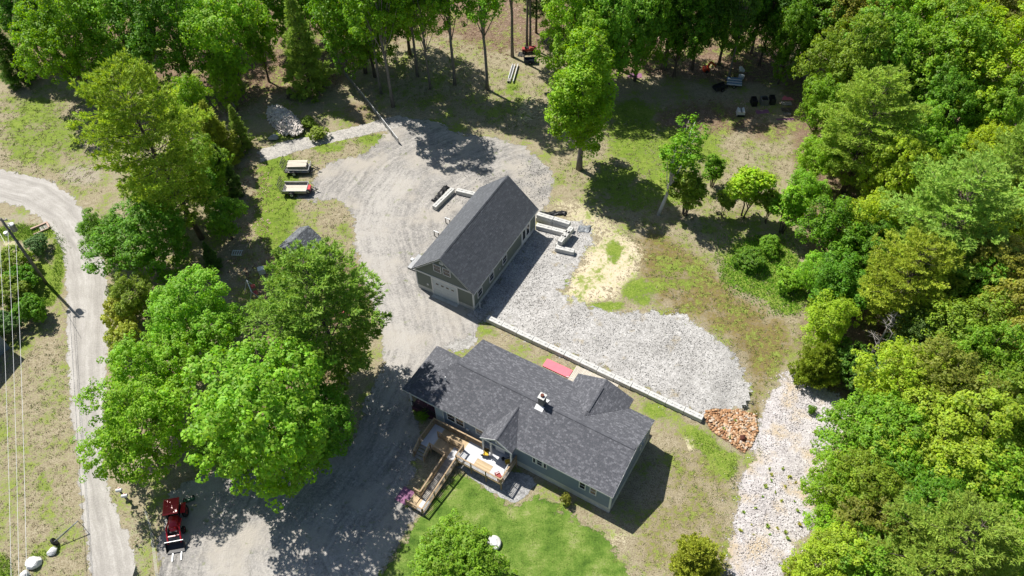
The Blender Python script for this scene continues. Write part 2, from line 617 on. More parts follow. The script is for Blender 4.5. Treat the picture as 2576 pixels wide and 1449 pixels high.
def sheet(name, pts, level, mat, margin=1.6, path=None):
    poly = poly_w(pts)
    sd = sdist(FX, FY, poly)
    keep_v = sd > -margin
    cell = keep_v[:-1, :-1] | keep_v[1:, :-1] | keep_v[:-1, 1:] | keep_v[1:, 1:]
    nx = len(GX)
    F = grid_faces(nx, len(GY))[cell.ravel()]
    used, inv = np.unique(F, return_inverse=True)
    V = np.stack([FX, FY, FZ + .004 * level], -1).reshape(-1, 3)[used]
    me = np_mesh(name, V, inv.reshape(F.shape), mat)
    a = me.attributes.new('sd', 'FLOAT', 'POINT')
    a.data.foreach_set('value', sd.ravel()[used].astype(np.float32))
    if path:
        la, al = lanes(V[:, 0], V[:, 1], path)
        for k, v in (('lane', la), ('along', al)):
            a = me.attributes.new(k, 'FLOAT', 'POINT')
            a.data.foreach_set('value', v.astype(np.float32))
    me.shade_smooth()
    return tag(link(name, me), kind='structure'), poly


def lane_noise(n, across=2.4, along=.13):
    cx = n.n('ShaderNodeCombineXYZ')
    wob = n.noise(.5, 2, .5)
    n.l(n.math('ADD', n.math('MULTIPLY', n.attr('lane'), across), n.math('MULTIPLY', wob, 1.6)), cx.inputs[0])
    n.l(n.math('MULTIPLY', n.attr('along'), along), cx.inputs[1])
    return n.noise(1.0, 5, .68, vec=cx.outputs[0])


def road_mat():
    n = N('packed_dirt', .95, .1)
    a = n.noise(7, 4, .6)
    b = n.noise(.5, 4, .6)
    st = lane_noise(n, 2.6, .12)
    tk = n.math('MULTIPLY', n.math('SINE', n.math('ADD', n.math('MULTIPLY', n.attr('sd'), 3.6), n.math('MULTIPLY', b, 1.6))), .035)
    f = n.math('ADD', n.math('ADD', n.math('MULTIPLY', a, .34), tk), n.math('ADD', n.math('MULTIPLY', b, .26), n.math('MULTIPLY', st, .40)))
    n.col(n.ramp(f, [(.34, (.28, .265, .245)), (.5, (.40, .38, .352)), (.66, (.56, .54, .51))]))
    n.bump(a, .35, .04)
    edge_alpha(n, .6)
    return n.m


def gravel_mat(name, stops, amp, vs=7.0, streak=None, patch=None, edge=1.3, track=None):
    n = N(name, .95, .15)
    v = n.voro(vs)
    v1 = n.n('ShaderNodeSeparateColor')
    n.l(v, v1.inputs[0])
    v2 = n.voro(vs * .45)
    v3 = n.n('ShaderNodeSeparateColor')
    n.l(v2, v3.inputs[0])
    d = n.voro(vs, 'Distance')
    a = n.noise(16, 2, .6)
    f = n.math('ADD', n.math('ADD', n.math('MULTIPLY', v1.outputs[0], .20), n.math('MULTIPLY', v3.outputs[1], .10)), n.math('ADD', n.math('MULTIPLY', a, .30), .19))
    b = n.noise(.4, 5, .62)
    f = n.math('ADD', f, n.math('MULTIPLY', n.math('SUBTRACT', b, .5), .42))
    if streak:
        s = lane_noise(n, 1.9, .14)
        f = n.math('ADD', f, n.math('MULTIPLY', n.math('SUBTRACT', s, .5), .85))
    c = n.ramp(f, stops)
    if patch:
        for colr, sc, lo, hi in patch:
            w = n.noise(sc, 4, .6)
            x = n.n('ShaderNodeMapRange')
            x.inputs[1].default_value, x.inputs[2].default_value = lo, hi
            n.l(w, x.inputs[0])
            c = n.mix(x.outputs[0], c, colr)
    if track:
        w = n.math('MULTIPLY', n.attr('track'), n.math('ADD', -.55, n.math('MULTIPLY', f, 2.6), True), True)
        c = n.mix(w, c, track)
    n.col(c)
    n.bump(d, .6, .06)
    edge_alpha(n, amp, edge)
    return n.m


ROAD = [(-200, 395), (0, 425), (60, 440), (130, 458), (190, 500), (225, 560), (250, 620), (270, 700), (278, 780), (270, 880), (265, 960), (262, 1060), (262, 1180), (278, 1240), (300, 1300), (330, 1370), (352, 1449), (380, 1560),
        (250, 1560), (230, 1449), (217, 1340), (205, 1240), (190, 1120), (176, 1000), (171, 900), (170, 800), (165, 700), (157, 630), (138, 585), (95, 540), (50, 520), (0, 508), (-200, 480)]
sheet('road', ROAD, 1, road_mat(), path=[(-150, 440), (0, 468), (80, 490), (160, 545), (205, 620), (222, 700), (225, 800), (220, 900), (220, 1050), (235, 1200), (262, 1320), (290, 1449), (310, 1560)])
DRIVE = [(905, 395), (960, 350), (1010, 300), (1080, 300), (1160, 335), (1250, 345), (1330, 375), (1390, 430), (1388, 505), (1352, 545), (1345, 580), (1300, 640), (1215, 800), (1195, 860), (1150, 885), (1120, 880), (1100, 930), (1030, 990),
         (1040, 1040), (1060, 1090), (1040, 1180), (1010, 1250), (1055, 1290), (1040, 1310), (1000, 1380), (960, 1449), (930, 1560), (390, 1560), (395, 1449), (400, 1360), (430, 1240), (520, 1190), (700, 1180), (880, 1130), (925, 1000), (960, 930),
         (965, 860), (945, 780), (915, 700), (898, 640), (890, 590), (890, 540), (850, 500), (790, 505), (740, 500), (790, 470), (800, 430), (850, 400)]
PALE = [(.30, (.20, .192, .182)), (.46, (.305, .293, .278)), (.58, (.385, .365, .34)), (.75, (.50, .475, .44))]
DRO, DRIVE_W = sheet('driveway', DRIVE, 1, gravel_mat('driveway_gravel', PALE, .8, 8.0, streak=(1.5, .22, 1, .35), track=(.37, .353, .33), patch=[((.34, .315, .28), .22, .48, .64), ((.13, .16, .05), .9, .62, .74)]), path=[(1330, 300), (1130, 360), (1010, 420), (945, 500), (922, 580), (945, 680), (985, 780), (1010, 880), (985, 960), (920, 1120), (780, 1290), (720, 1400), (760, 1560)])
PATH = [(650, 380), (700, 360), (790, 340), (870, 325), (960, 300), (1000, 290), (1040, 300), (1000, 322), (900, 343), (800, 366), (720, 390), (655, 408)]
sheet('path', PATH, 2, gravel_mat('path_gravel', [(.3, (.22, .215, .21)), (.5, (.44, .42, .39)), (.75, (.66, .63, .58))], .3, 7))
PAD = [(1205, 800), (1192, 788), (1340, 580), (1400, 560), (1470, 560), (1490, 610), (1440, 680), (1415, 730), (1450, 772), (1530, 792), (1640, 785), (1720, 802), (1790, 845), (1850, 900), (1885, 960), (1897, 1030), (1850, 1035), (1790, 1040), (1765, 1052), (1500, 930), (1250, 815)]
_, PAD_W = sheet('gravel_pad', PAD, 2, gravel_mat('pad_gravel', [(.30, (.24, .235, .225)), (.45, (.39, .38, .365)), (.58, (.50, .49, .475)), (.75, (.68, .67, .655))], 1.3, 7.0, patch=[((.27, .22, .13), .5, .60, .74), ((.11, .14, .04), 1.4, .68, .76)]))
SWALE = [(1985, 930), (2040, 960), (2110, 1000), (2130, 1040), (2110, 1090), (2060, 1130), (2075, 1160), (2050, 1250), (2040, 1330), (1990, 1400), (1965, 1449), (1950, 1560), (1830, 1560), (1832, 1449), (1840, 1370), (1855, 1290), (1860, 1220), (1900, 1150), (1890, 1110), (1915, 1050), (1950, 980)]
_, SWALE_W = sheet('gravel_swale', SWALE, 2, gravel_mat('swale_gravel', [(.30, (.29, .265, .26)), (.45, (.46, .43, .425)), (.58, (.57, .54, .535)), (.75, (.72, .70, .695))], 1.0, 7.0, patch=[((.40, .33, .24), .35, .50, .66)]))
STONE = [(1150, 1175), (1170, 1165), (1330, 1195), (1350, 1215), (1322, 1250), (1296, 1268), (1232, 1236)]
sheet('crushed_stone', STONE, 3, gravel_mat('crushed_stone', [(.3, (.18, .18, .185)), (.5, (.36, .36, .36)), (.75, (.60, .60, .60))], .22, 8))
_w = np.zeros(len(DRO.data.vertices))
_c = np.empty(len(_w) * 3, np.float32)
DRO.data.vertices.foreach_get('co', _c)
_c = _c.reshape(-1, 3)
for _p, _s, _k in (([(900, 540), (915, 480), (960, 430), (1030, 420), (1050, 450), (1010, 500), (985, 580), (990, 680), (1010, 760), (1045, 830), (1060, 890), (1020, 950), (1000, 1000), (940, 1000), (960, 920), (975, 840), (955, 740), (925, 660), (900, 600)], 1.6, .85),
                   ([(480, 1449), (700, 1390), (860, 1400), (980, 1370), (960, 1449), (930, 1560), (480, 1560)], 1.5, .6), ([(1080, 720), (1200, 800), (1180, 860), (1100, 870), (1040, 780)], 1.5, .35)):
    _w = np.maximum(_w, _k * sstep(-_s, _s, sdist(_c[:, 0].astype(float), _c[:, 1].astype(float), poly_w(_p))))
DRO.data.attributes.new('track', 'FLOAT', 'POINT').data.foreach_set('value', _w.astype(np.float32))
GP = [(1120, 878), (1165, 850), (1200, 845), (1205, 858), (1185, 872), (1160, 890)]
sheet('crushed_stone', GP, 3, gravel_mat('pale_stone', [(.3, (.24, .235, .22)), (.5, (.41, .40, .38)), (.75, (.62, .61, .59))], .9, 7))
NEG = [(1100, 520), (1190, 500), (1350, 390), (1390, 430), (1388, 500), (1352, 530), (1290, 440), (1200, 415)]


def lawn_mat():
    n = N('mown_lawn', .9, .15)
    a = n.noise(7, 4, .65)
    b = n.noise(.5, 4, .6)
    s = n.noise(1.0, 3, .55, stretch=(.35, 1.6, 1, .6))
    f = n.math('ADD', n.math('MULTIPLY', a, .42), n.math('ADD', n.math('MULTIPLY', b, .75), n.math('MULTIPLY', s, .2)))
    f = n.math('SUBTRACT', f, .185)
    n.col(n.ramp(f, [(.34, (.06, .125, .016)), (.46, (.115, .205, .028)), (.58, (.19, .27, .055)), (.70, (.34, .34, .16))]))
    n.bump(a, .6, .06)
    edge_alpha(n, 1.0)
    return n.m


LAWN = [(1075, 1290), (1150, 1190), (1200, 1215), (1290, 1272), (1345, 1248), (1400, 1268), (1450, 1312), (1500, 1330), (1550, 1400), (1600, 1449), (1640, 1560), (930, 1560), (960, 1449), (1000, 1380), (1045, 1315)]
sheet('lawn', LAWN, 2, lawn_mat())
RIP = [(1768, 1052), (1775, 1036), (1800, 1030), (1860, 1030), (1902, 1043), (1907, 1085), (1893, 1120), (1872, 1142), (1830, 1112), (1790, 1086)]
_, RIP_W = sheet('stone_bed', RIP, 3, gravel_mat('riprap_bed', [(.3, (.12, .08, .05)), (.55, (.28, .19, .12)), (.8, (.42, .33, .24))], .18, 6))


def inside(p, poly):
    return float(sdist(np.array([p[0]]), np.array([p[1]]), poly)[0])


# ---------------------------------------------------------------- buildings
def rows(poly, step):
    """scanline: yields (b0, b1, a0, a1) strips of a convex polygon in (a, b)"""
    b_lo, b_hi = min(p[1] for p in poly), max(p[1] for p in poly)
    k, b = 0, b_lo
    while b < b_hi - 1e-4:
        b1 = min(b + step, b_hi)
        bm = (b + b1) / 2
        xs = []
        for i in range(len(poly)):
            (ax, ay), (bx, by) = poly[i], poly[(i + 1) % len(poly)]
            if (ay <= bm < by) or (by <= bm < ay): xs.append(ax + (bx - ax) * (bm - ay) / (by - ay))
        if len(xs) >= 2: yield k, b, b1, min(xs), max(xs)
        b = b1
        k += 1


def slope_shingles(mb, singles, O, e, s, poly, row=.16, tab=.33, seed=1, max_single=0, gap=.012, lift=.022):
    g = random.Random(seed)
    O, e, s = Vector(O), Vector(e).normalized(), Vector(s).normalized()
    nrm = e.cross(s)
    if nrm.z < 0: nrm = -nrm
    for k, b0, b1, a0, a1 in rows(poly, row):
        a = a0 - (g.random() * tab)
        while a < a1:
            w = tab * g.uniform(.75, 1.25)
            x0, x1 = max(a, a0), min(a + w, a1)
            a += w
            if x1 - x0 < .03: continue
            x1g = x1 - gap
            lf = lift * g.uniform(.7, 1.4)
            p = lambda x, b, h: O + e * x + s * b + nrm * h
            t = g.random() ** 1.7
            if max_single and x1 - x0 > tab * .8 and len(singles) < max_single:
                singles.append((p((x0 + x1g) / 2, b0, .006), x1g - x0, e, s, nrm, b1 - b0))
                continue
            A, B = p(x0, b0, lf), p(x1g, b0, lf)
            mb.quad(A, B, p(x1g, b1, .006), p(x0, b1, .006), t=t)
            mb.quad(p(x0, b0, .0), p(x1g, b0, .0), B, A, t=t * .5)


def lap_siding(mb, O, e, poly, nrm, step=.115):
    O, e, nrm = Vector(O), Vector(e).normalized(), Vector(nrm).normalized()
    for k, b0, b1, a0, a1 in rows(poly, step):
        p = lambda a, b, h: O + e * a + Vector((0, 0, b)) + nrm * h
        mb.quad(p(a0, b0, .022), p(a1, b0, .022), p(a1, b1, .006), p(a0, b1, .006))
        mb.quad(p(a0, b0, .0), p(a1, b0, .0), p(a1, b0, .022), p(a0, b0, .022))


def shingle_objects(singles, mat, parent):
    mb = MB()
    mb.quad((-.5, 0, .022), (.5, 0, .022), (.5, 1, .0), (-.5, 1, .0))
    mb.quad((-.5, 0, -.006), (.5, 0, -.006), (.5, 0, .022), (-.5, 0, .022))
    me = mb.mesh('shingle', mat)
    for c, w, e, s, n, h in singles:
        o = bpy.data.objects.new('shingle', me)
        m = Matrix(((e.x * w, s.x * h, n.x, c.x), (e.y * w, s.y * h, n.y, c.y), (e.z * w, s.z * h, n.z, c.z), (0, 0, 0, 1)))
        o.parent = parent
        o.matrix_local = m
        C.objects.link(o)


def window(parent, O, e, nrm, w, h, sash=True, name='window', cols=1, rot_mid=True):
    """O = lower left corner on the wall; frame proud of the wall, dark pane set back"""
    O, e, nrm = Vector(O), Vector(e).normalized(), Vector(nrm).normalized()
    m = Matrix(((e.x, -nrm.x, 0, O.x), (e.y, -nrm.y, 0, O.y), (0, 0, 1, O.z), (0, 0, 0, 1)))
    t = .085
    fr = MB()
    fr.box(-t, w + t, -.07, -.001, -t, 0, m)
    fr.box(-t, w + t, -.07, -.001, h, h + t, m)
    fr.box(-t, 0, -.069, -.001, 0, h, m)
    fr.box(w, w + t, -.069, -.001, 0, h, m)
    for c in range(1, cols): fr.box(w * c / cols - .04, w * c / cols + .04, -.068, -.001, 0, h, m)
    if sash: fr.box(0.001, w - .001, -.055, -.001, h * .5 - .02, h * .5 + .02, m)
    f = fr.build(name, M_white, parent)
    MB().box(0, w, -.035, -.002, 0, h, m).build('pane', M_glass, f)
    return f


X, Y, Z = Vector((1, 0, 0)), Vector((0, 1, 0)), Vector((0, 0, 1))
# ---- garage
G = thing('garage', 'sage green garage with tall dark gable roof and white roll up door', 'garage', (-4.19, 54.86, 0), R(-30.08))
GW, GL, GE, GR, OV = 7.38, 14.2, 3.32, 6.9, .3
hw = GW / 2
MB().box(-GW + .03, -.03, .03, GL - .03, -.3, .66).build('foundation', M_conc, G)
mb = MB()
mb.prism([(-GW + .02, .02), (-.02, .02), (-.02, GL - .02), (-GW + .02, GL - .02)], .66, GE)
pk = GE + (GR - GE) * (hw / (hw + OV)) - .1
mb.quad((-GW + .02, .02, GE), (-.02, .02, GE), (-hw, .02, pk))
mb.quad((-.02, GL - .02, GE), (-GW + .02, GL - .02, GE), (-hw, GL - .02, pk))
mb.build('wall', M_side, G)
mb = MB()
gab = [(0, .66), (GW, .66), (GW, GE), (hw, pk), (0, GE)]
lap_siding(mb, (-GW, .02, 0), X, gab, (0, -1, 0))
lap_siding(mb, (0, GL - .02, 0), -X, gab, (0, 1, 0))
lap_siding(mb, (-.02, 0, 0), Y, [(0, .66), (GL, .66), (GL, GE), (0, GE)], (1, 0, 0))
lap_siding(mb, (-GW + .02, GL, 0), -Y, [(0, .66), (GL, .66), (GL, GE), (0, GE)], (-1, 0, 0))
tag(mb.build('siding', M_side, G), kind='stuff')
M_shg = shingle_mat('charcoal_shingle', (.098, .105, .118), (.150, .160, .178), False)
M_shgp = shingle_mat('charcoal_shingle_piece', (.098, .105, .118), (.150, .160, .178), True)
M_roof = paint('roof_underlay', (.02, .021, .024), .9, .1)
rf = MB()
y0, y1 = -OV, GL + OV
th = .12
for sx in (-1, 1):
    a = Vector((-hw + sx * (hw + OV), 0, GE - .02))
    b = Vector((-hw, 0, GR - .02))
    d = (b - a).normalized()
    nn = Vector((-d.z, 0, d.x)) if sx < 0 else Vector((d.z, 0, -d.x))
    P = [a, b, b - Vector((0, 0, th)), a - Vector((0, 0, th))]
    q0 = [(p.x, y0, p.z) for p in P]
    q1 = [(p.x, y1, p.z) for p in P]
    n = len(rf.v)
    rf.v += q0 + q1
    for f in ((0, 1, 2, 3), (7, 6, 5, 4), (0, 4, 5, 1), (3, 2, 6, 7), (0, 3, 7, 4)): rf.f.append(tuple(n + i for i in f)); rf.t.append(0)
RG = rf.build('roof', M_roof, G)
sl_len = math.hypot(hw + OV, GR - GE)
mb, singles = MB(), []
slope_shingles(mb, singles, (OV, y0, GE), Y, (-(hw + OV), 0, GR - GE), [(0, 0), (y1 - y0, 0), (y1 - y0, sl_len), (0, sl_len)], row=.20, tab=.34, seed=3, max_single=300, lift=.03)
slope_shingles(mb, singles, (-GW - OV, y1, GE), -Y, ((hw + OV), 0, GR - GE), [(0, 0), (y1 - y0, 0), (y1 - y0, sl_len), (0, sl_len)], row=.20, tab=.34, seed=4, lift=.016)
tag(mb.build('shingle_field', M_shg, RG), kind='stuff')
shingle_objects(singles, M_shgp, RG)
mb, vg = MB(), MB()
for sx in (-1, 1):
    d = Vector((-sx * (hw + OV), 0, GR - GE)).normalized()
    O = Vector((-hw, 0, GR + .05))
    for ya in np.arange(.9, GL - .9, .3):
        p = [O + Vector((0, ya, 0)), O + Vector((0, ya + .29, 0))]
        mb.quad(p[0], p[1], p[1] - d * .2 - Z * .0, p[0] - d * .2, t=rnd.random())
        vg.quad(p[0] - d * .2, p[1] + Z * .0 - d * .2 + Vector((0, .01, 0)), p[1] - d * .27 - Z * .1 + Vector((0, .01, 0)), p[0] - d * .27 - Z * .1)
mb.build('ridge_vent', M_shg, RG)
vg.build('vent_shade_side', M_black, RG)  # vent's side faces, coloured black to stand in for the shade on them
for yy, dy in ((-OV, .03), (GL + OV - .03, .03)):
    for sx in (-1, 1):
        a = Vector((-hw + sx * (hw + OV + .01), yy + dy / 2, GE - .13))
        b = Vector((-hw, yy + dy / 2, GR - .13))
        MB().beam(a, b, dy, .2).build('rake_board', M_white, RG)
so_ = MB()
for sx in (-1, 1):
    x = -hw + sx * (hw + OV - .0)
    so_.box(x - .015, x + .015, y0 + .04, y1 - .04, GE - .19, GE - .04)
so_.build('fascia', M_white, RG)
tm = MB()
tm.box(-GW - .02, -GW + .11, -.03, .019, .62, 2.9).box(-.11, .02, -.03, .019, .62, 2.9)
tm.box(-.019, .031, .02, .13, .62, 3.15)
tm.box(-GW - .1, .1, -.05, .018, 2.92, 3.14)
tm.build('corner_trim', M_white, G)
dr = MB()
dx0, dx1 = -5.2, -2.1
dr.box(dx0 - .16, dx0, -.06, .02, .0, 2.86).box(dx1, dx1 + .16, -.06, .02, .0, 2.86).box(dx0 - .16, dx1 + .16, -.062, .02, 2.73, 2.9)
dr.build('door_frame', M_white, G)
M_door = paint('door_white', (.55, .60, .64), .5, .06)
GD = MB().box(dx0, dx1, -.012, .03, .08, 2.73).build('garage_door', M_door, G)
for i in range(5):
    MB().box(dx0 + .015, dx1 - .015, -.03, -.014, .1 + i * .525, .1 + i * .525 + .505).build('panel', M_door, GD)
for i in range(4):
    xx = dx0 + .42 + i * .66
    MB().box(xx, xx + .34, -.042, -.031, 1.96, 2.2).build('window', M_glass, GD)
MB().box(dx0 - .1, dx1 + .1, -.45, .0, -.05, .06).build('apron', M_conc, G)
window(G, (-4.75, .0, 4.28), X, (0, -1, 0), .82, 1.0)
window(G, (-3.55, .0, 4.28), X, (0, -1, 0), .82, 1.0)
vt = MB().box(-3.98, -3.5, -.05, .0, 5.68, 6.02)
for i in range(4): vt.box(-3.94, -3.54, -.065, -.05, 5.71 + i * .075, 5.75 + i * .075)
vt.build('gable_vent', M_white, G)
MB().box(-6.02, -5.82, -.06, .0, 1.2, 1.45).build('outlet_box', M_white, G)
for yy in (.9, 3.45, 6.4): window(G, (.0, yy, 1.38), Y, (1, 0, 0), .82, 1.0)
MB().box(-.03, .03, 10.82, 12.95, .3, 2.72).build('door_frame', M_white, G)
for k in (0, 1):
    d = MB().box(-.0, .045, 10.95 + k * .96, 11.83 + k * .96, .4, 2.55).build('door', M_white, G)
    MB().box(.02, .055, 11.1 + k * .96, 11.68 + k * .96, 1.0, 2.4).build('pane', M_glass, d)
MB().box(.0, .08, 5.5, 5.66, 1.35, 1.58).box(.0, .06, 5.72, 5.82, 1.4, 1.55).build('meter_box', M_conc, G)
MB().tube([(.06, GL - .12, GE - .2), (.06, GL - .12, .1), (.3, GL - .12, .04)], .045, 8).build('downspout', M_white, G)


# ---- house
HO = thing('house', 'long grey house with speckled charcoal shingle roof and brick chimney stub', 'house', (8.21, 30.98, 0), R(-31.71))
HL, HD, HE, HR = 18.6, 8.63, 3.62, 5.15
hm = HD / 2
o = .14
MB().box(-HL, -.0, .05, HD - .05, -.3, 1.02).build('foundation', M_conc, HO)
mb = MB()
mb.prism([(-HL + .02, .02), (-.02, .02), (-.02, HD - .02), (-HL + .02, HD - .02)], 1.02, HE - .1)
mb.quad((-.02, .02, HE - .1), (-.02, HD - .02, HE - .1), (-.02, hm, HR - .16))
mb.quad((-HL + .02, HD - .02, HE - .1), (-HL + .02, .02, HE - .1), (-HL + .02, hm, HR - .16))
mb.build('wall', M_sideh, HO)
mb = MB()
lap_siding(mb, (-17.75, .02, 0), X, [(0, 1.02), (17.75, 1.02), (17.75, HE - .1), (0, HE - .1)], (0, -1, 0))
eg = [(0, 1.02), (HD, 1.02), (HD, HE - .1), (hm, HR - .2), (0, HE - .1)]
lap_siding(mb, (-.02, 0, 0), Y, eg, (1, 0, 0))
lap_siding(mb, (0, HD - .02, 0), -X, [(0, 1.02), (HL, 1.02), (HL, HE - .1), (0, HE - .1)], (0, 1, 0))
lap_siding(mb, (-HL + .02, HD, 0), -Y, eg, (-1, 0, 0))
tag(mb.build('siding', M_sideh, HO), kind='stuff')
M_shh = shingle_mat('slate_shingle', (.092, .096, .110), (.200, .204, .226), False)
M_shhp = shingle_mat('slate_shingle_piece', (.092, .096, .110), (.200, .204, .226), True)
rise = HR - HE
HX0 = -22.27  # porch hip eave
PB = 5.8      # porch back eave
ev = Vector((0, hm + o, rise))
sl = ev.length
rf = MB()
T = .16
def slab(pts):
    n = len(rf.v)
    k = len(pts)
    rf.v.extend([tuple(p) for p in pts] + [(p[0], p[1], p[2] - T) for p in pts])
    rf.f.append(tuple(range(n, n + k))); rf.f.append(tuple(range(n + k, n + 2 * k))[::-1])
    for i in range(k): rf.f.append((n + i, n + k + i, n + k + (i + 1) % k, n + (i + 1) % k))
    rf.t += [0] * (k + 2)
dz = -.02
AP = (-HL - .1, hm, HR + dz)
slab([(HX0, -o, HE + dz), (o, -o, HE + dz), (o, hm, HR + dz), AP])
slab([(o, HD + o, HE + dz), (-HL - .1, HD + o, HE + dz), AP, (o, hm, HR + dz)])
slab([(HX0, PB, HE + dz), (HX0, -o, HE + dz), AP])
slab([(-HL - .0, PB, HE + dz), (HX0, PB, HE + dz), AP])
# front gable over the deck: ridge x=-11.2
FGX, FGL, FGR, FGY, FGZ = -11.2, -12.95, -9.6, -.9, 4.75
yv = lambda z: (z - HE) / rise * (hm + o) - o      # where the main roof reaches height z
slab([(FGL, FGY, HE + .04), (FGX, FGY, FGZ), (FGX, yv(FGZ), FGZ), (FGL, yv(HE + .04), HE + .04)])
slab([(FGX, FGY, FGZ), (FGR, FGY, HE + .04), (FGR, yv(HE + .04), HE + .04), (FGX, yv(FGZ), FGZ)])
# rear gable
BGX, BGL, BGR, BGY, BGZ = -5.42, -8.4, -2.5, 9.85, 4.85
yb = lambda z: HD - yv(z)
slab([(BGX, BGY, BGZ), (BGL, BGY, HE + .04), (BGL, yb(HE + .04), HE + .04), (BGX, yb(BGZ), BGZ)])
slab([(BGR, BGY, HE + .04), (BGX, BGY, BGZ), (BGX, yb(BGZ), BGZ), (BGR, yb(HE + .04), HE + .04)])
RH = rf.build('roof', M_roof, HO)
mb, singles = MB(), []
slope_shingles(mb, singles, (HX0, -o, HE), X, ev, [(0, 0), (o - HX0, 0), (o - HX0, sl), (AP[0] - HX0, sl)], row=.145, tab=.25, seed=11, max_single=300)
slope_shingles(mb, singles, (o, HD + o, HE), -X, (0, -hm - o, rise), [(0, 0), (HL + .1 + o, 0), (HL + .1 + o, sl), (0, sl)], row=.145, tab=.25, seed=12)
hs = Vector((AP[0] - HX0, 0, rise))
slope_shingles(mb, singles, (HX0, PB, HE), -Y, hs, [(0, 0), (PB + o, 0), (PB - hm, hs.length)], row=.145, tab=.25, seed=13)
bs = Vector((0, hm - PB, rise))
slope_shingles(mb, singles, (-HL, PB, HE), -X, bs, [(0, 0), (-HL - HX0, 0), (.1, bs.length)], row=.145, tab=.25, seed=14)
def gable_shingles(gx, gl, gr, gy, gzr, yf, sgn, seed):
    for ex in (gl, gr):
        s = Vector((gx - ex, 0, gzr - HE - .04))
        L0, L1 = abs(yf(HE + .04) - gy), abs(yf(gzr) - gy)
        slope_shingles(mb, singles, (ex, gy, HE + .06), (0, sgn, 0), s, [(0, 0), (L0, 0), (L1, s.length), (0, s.length)], row=.145, tab=.25, seed=seed + (ex > gx))
gable_shingles(FGX, FGL, FGR, FGY, FGZ, yv, 1, 21)
gable_shingles(BGX, BGL, BGR, BGY, BGZ, yb, -1, 31)
tag(mb.build('shingle_field', M_shh, RH), kind='stuff')
shingle_objects(singles, M_shhp, RH)
def cap(parent, x0, x1, along, c, zz, half=.16, drop=.045, mat=None):
    mb = MB()
    for a in np.arange(x0, x1 - .1, .28):
        b = min(a + .27, x1)
        for s_ in (-1, 1):
            if along == 'x': P = [(a, c, zz), (b, c, zz), (b, c + s_ * half, zz - drop), (a, c + s_ * half, zz - drop)]
            else: P = [(c, a, zz), (c, b, zz), (c + s_ * half, b, zz - drop), (c + s_ * half, a, zz - drop)]
            mb.quad(*P, t=rnd.random() * .6)
            mb.quad(P[3], P[2], (P[2][0], P[2][1], P[2][2] - .06), (P[3][0], P[3][1], P[3][2] - .06))
    return mb.build('ridge_cap', mat or M_shh, parent)
cap(RH, AP[0], .1, 'x', hm, HR + .07)
cap(RH, yb(BGZ) + .6, BGY - .9, 'y', BGX, BGZ + .1)
cap(RH, FGY, yv(FGZ), 'y', FGX, FGZ + .06, .1, .05)
mb = MB()
mb.beam((o + .0, -o, HE - .1), (o + .0, hm, HR - .1), .03, .18).beam((o + .0, HD + o, HE - .1), (o + .0, hm, HR - .1), .03, .18)
mb.beam((FGL, FGY - .02, HE - .05), (FGX, FGY - .02, FGZ - .09), .03, .2).beam((FGR, FGY - .02, HE - .05), (FGX, FGY - .02, FGZ - .09), .03, .2)
mb.beam((HX0, -o - .015, HE - .12), (FGL, -o - .015, HE - .12), .03, .16).beam((FGR, -o - .015, HE - .12), (o, -o - .015, HE - .12), .03, .16)
mb.build('eave_trim', M_white, RH)
# chimney
CH = MB().box(-9.64, -9.1, hm - .3, hm + .28, HR - .5, HR + 1.15).build('chimney', paint('chimney_brick', (.20, .19, .18), .9, .2, 9), RH)
MB().box(-9.7, -9.04, hm - .36, hm + .34, HR + 1.15, HR + 1.22).build('cap_slab', M_block, CH)
MB().tube([(-9.37, hm, HR + 1.22), (-9.37, hm, HR + 1.42)], .17, 10).build('flue', M_rust, CH)
MB().quad((-9.8, hm - .75, HR - .2), (-8.95, hm - .75, HR - .2), (-8.95, hm - .3, HR + .02), (-9.8, hm - .3, HR + .02)).quad((-9.75, hm + .75, HR - .19), (-9.75, hm + .3, HR + .03), (-8.95, hm + .3, HR + .03), (-8.95, hm + .75, HR - .19)).build('flashing', M_whitemetal, CH)
vp = MB().tube([(-18.8, 2.3, 4.2), (-18.8, 2.3, 5.1)], .06, 8).build('vent_pipe', M_whitemetal, RH)
# rear bump-out walls
MB().box(BGL + .2, BGR - .2, HD - .02, BGY - .25, .0, HE - .12).build('rear_entry', M_sideh, HO)
mb = MB()
mb.box(-.13, .015, -.03, .018, 1.0, HE - .1).box(-.019, .031, -.029, .11, 1.0, HE - .1)
mb.box(-17.82, -17.7, -.03, .018, 1.0, HE - .1)
mb.build('corner_trim', M_white, HO)
M_bb = paint('blue_white_boards', (.50, .55, .60), .6, .06)
for x in np.arange(-18.6, -17.85, .15):
    MB().box(x, x + .14, -.025, .018, .7, HE - .1).build('wall_board', M_bb, HO)
# porch at the hip end
MB().box(HX0 + .5, -HL - .01, .1, PB - .4, -.2, .68).build('porch_floor', M_maroon, HO)
for x, y in ((HX0 + .55, .2), (-18.75, .2), (HX0 + .55, PB - .5)): MB().box(x - .07, x + .07, y - .07, y + .07, .68, HE - .15).build('porch_post', M_white, HO)
hb = MB().box(HX0 + .4, -18.6, .0, .06, HE - .62, HE - .15).build('porch_header', M_bb, HO)
MB().box(HX0 + .4, HX0 + .46, .08, PB - .4, HE - .62, HE - .15).build('porch_header', M_bb, HO)
rl = MB().box(HX0 + .5, -18.7, .12, .18, 1.5, 1.58)
for x in np.arange(HX0 + .6, -18.75, .14): rl.box(x, x + .035, .13, .17, .7, 1.5)
tag(rl.build('porch_rail', M_dark, HO), kind='stuff')
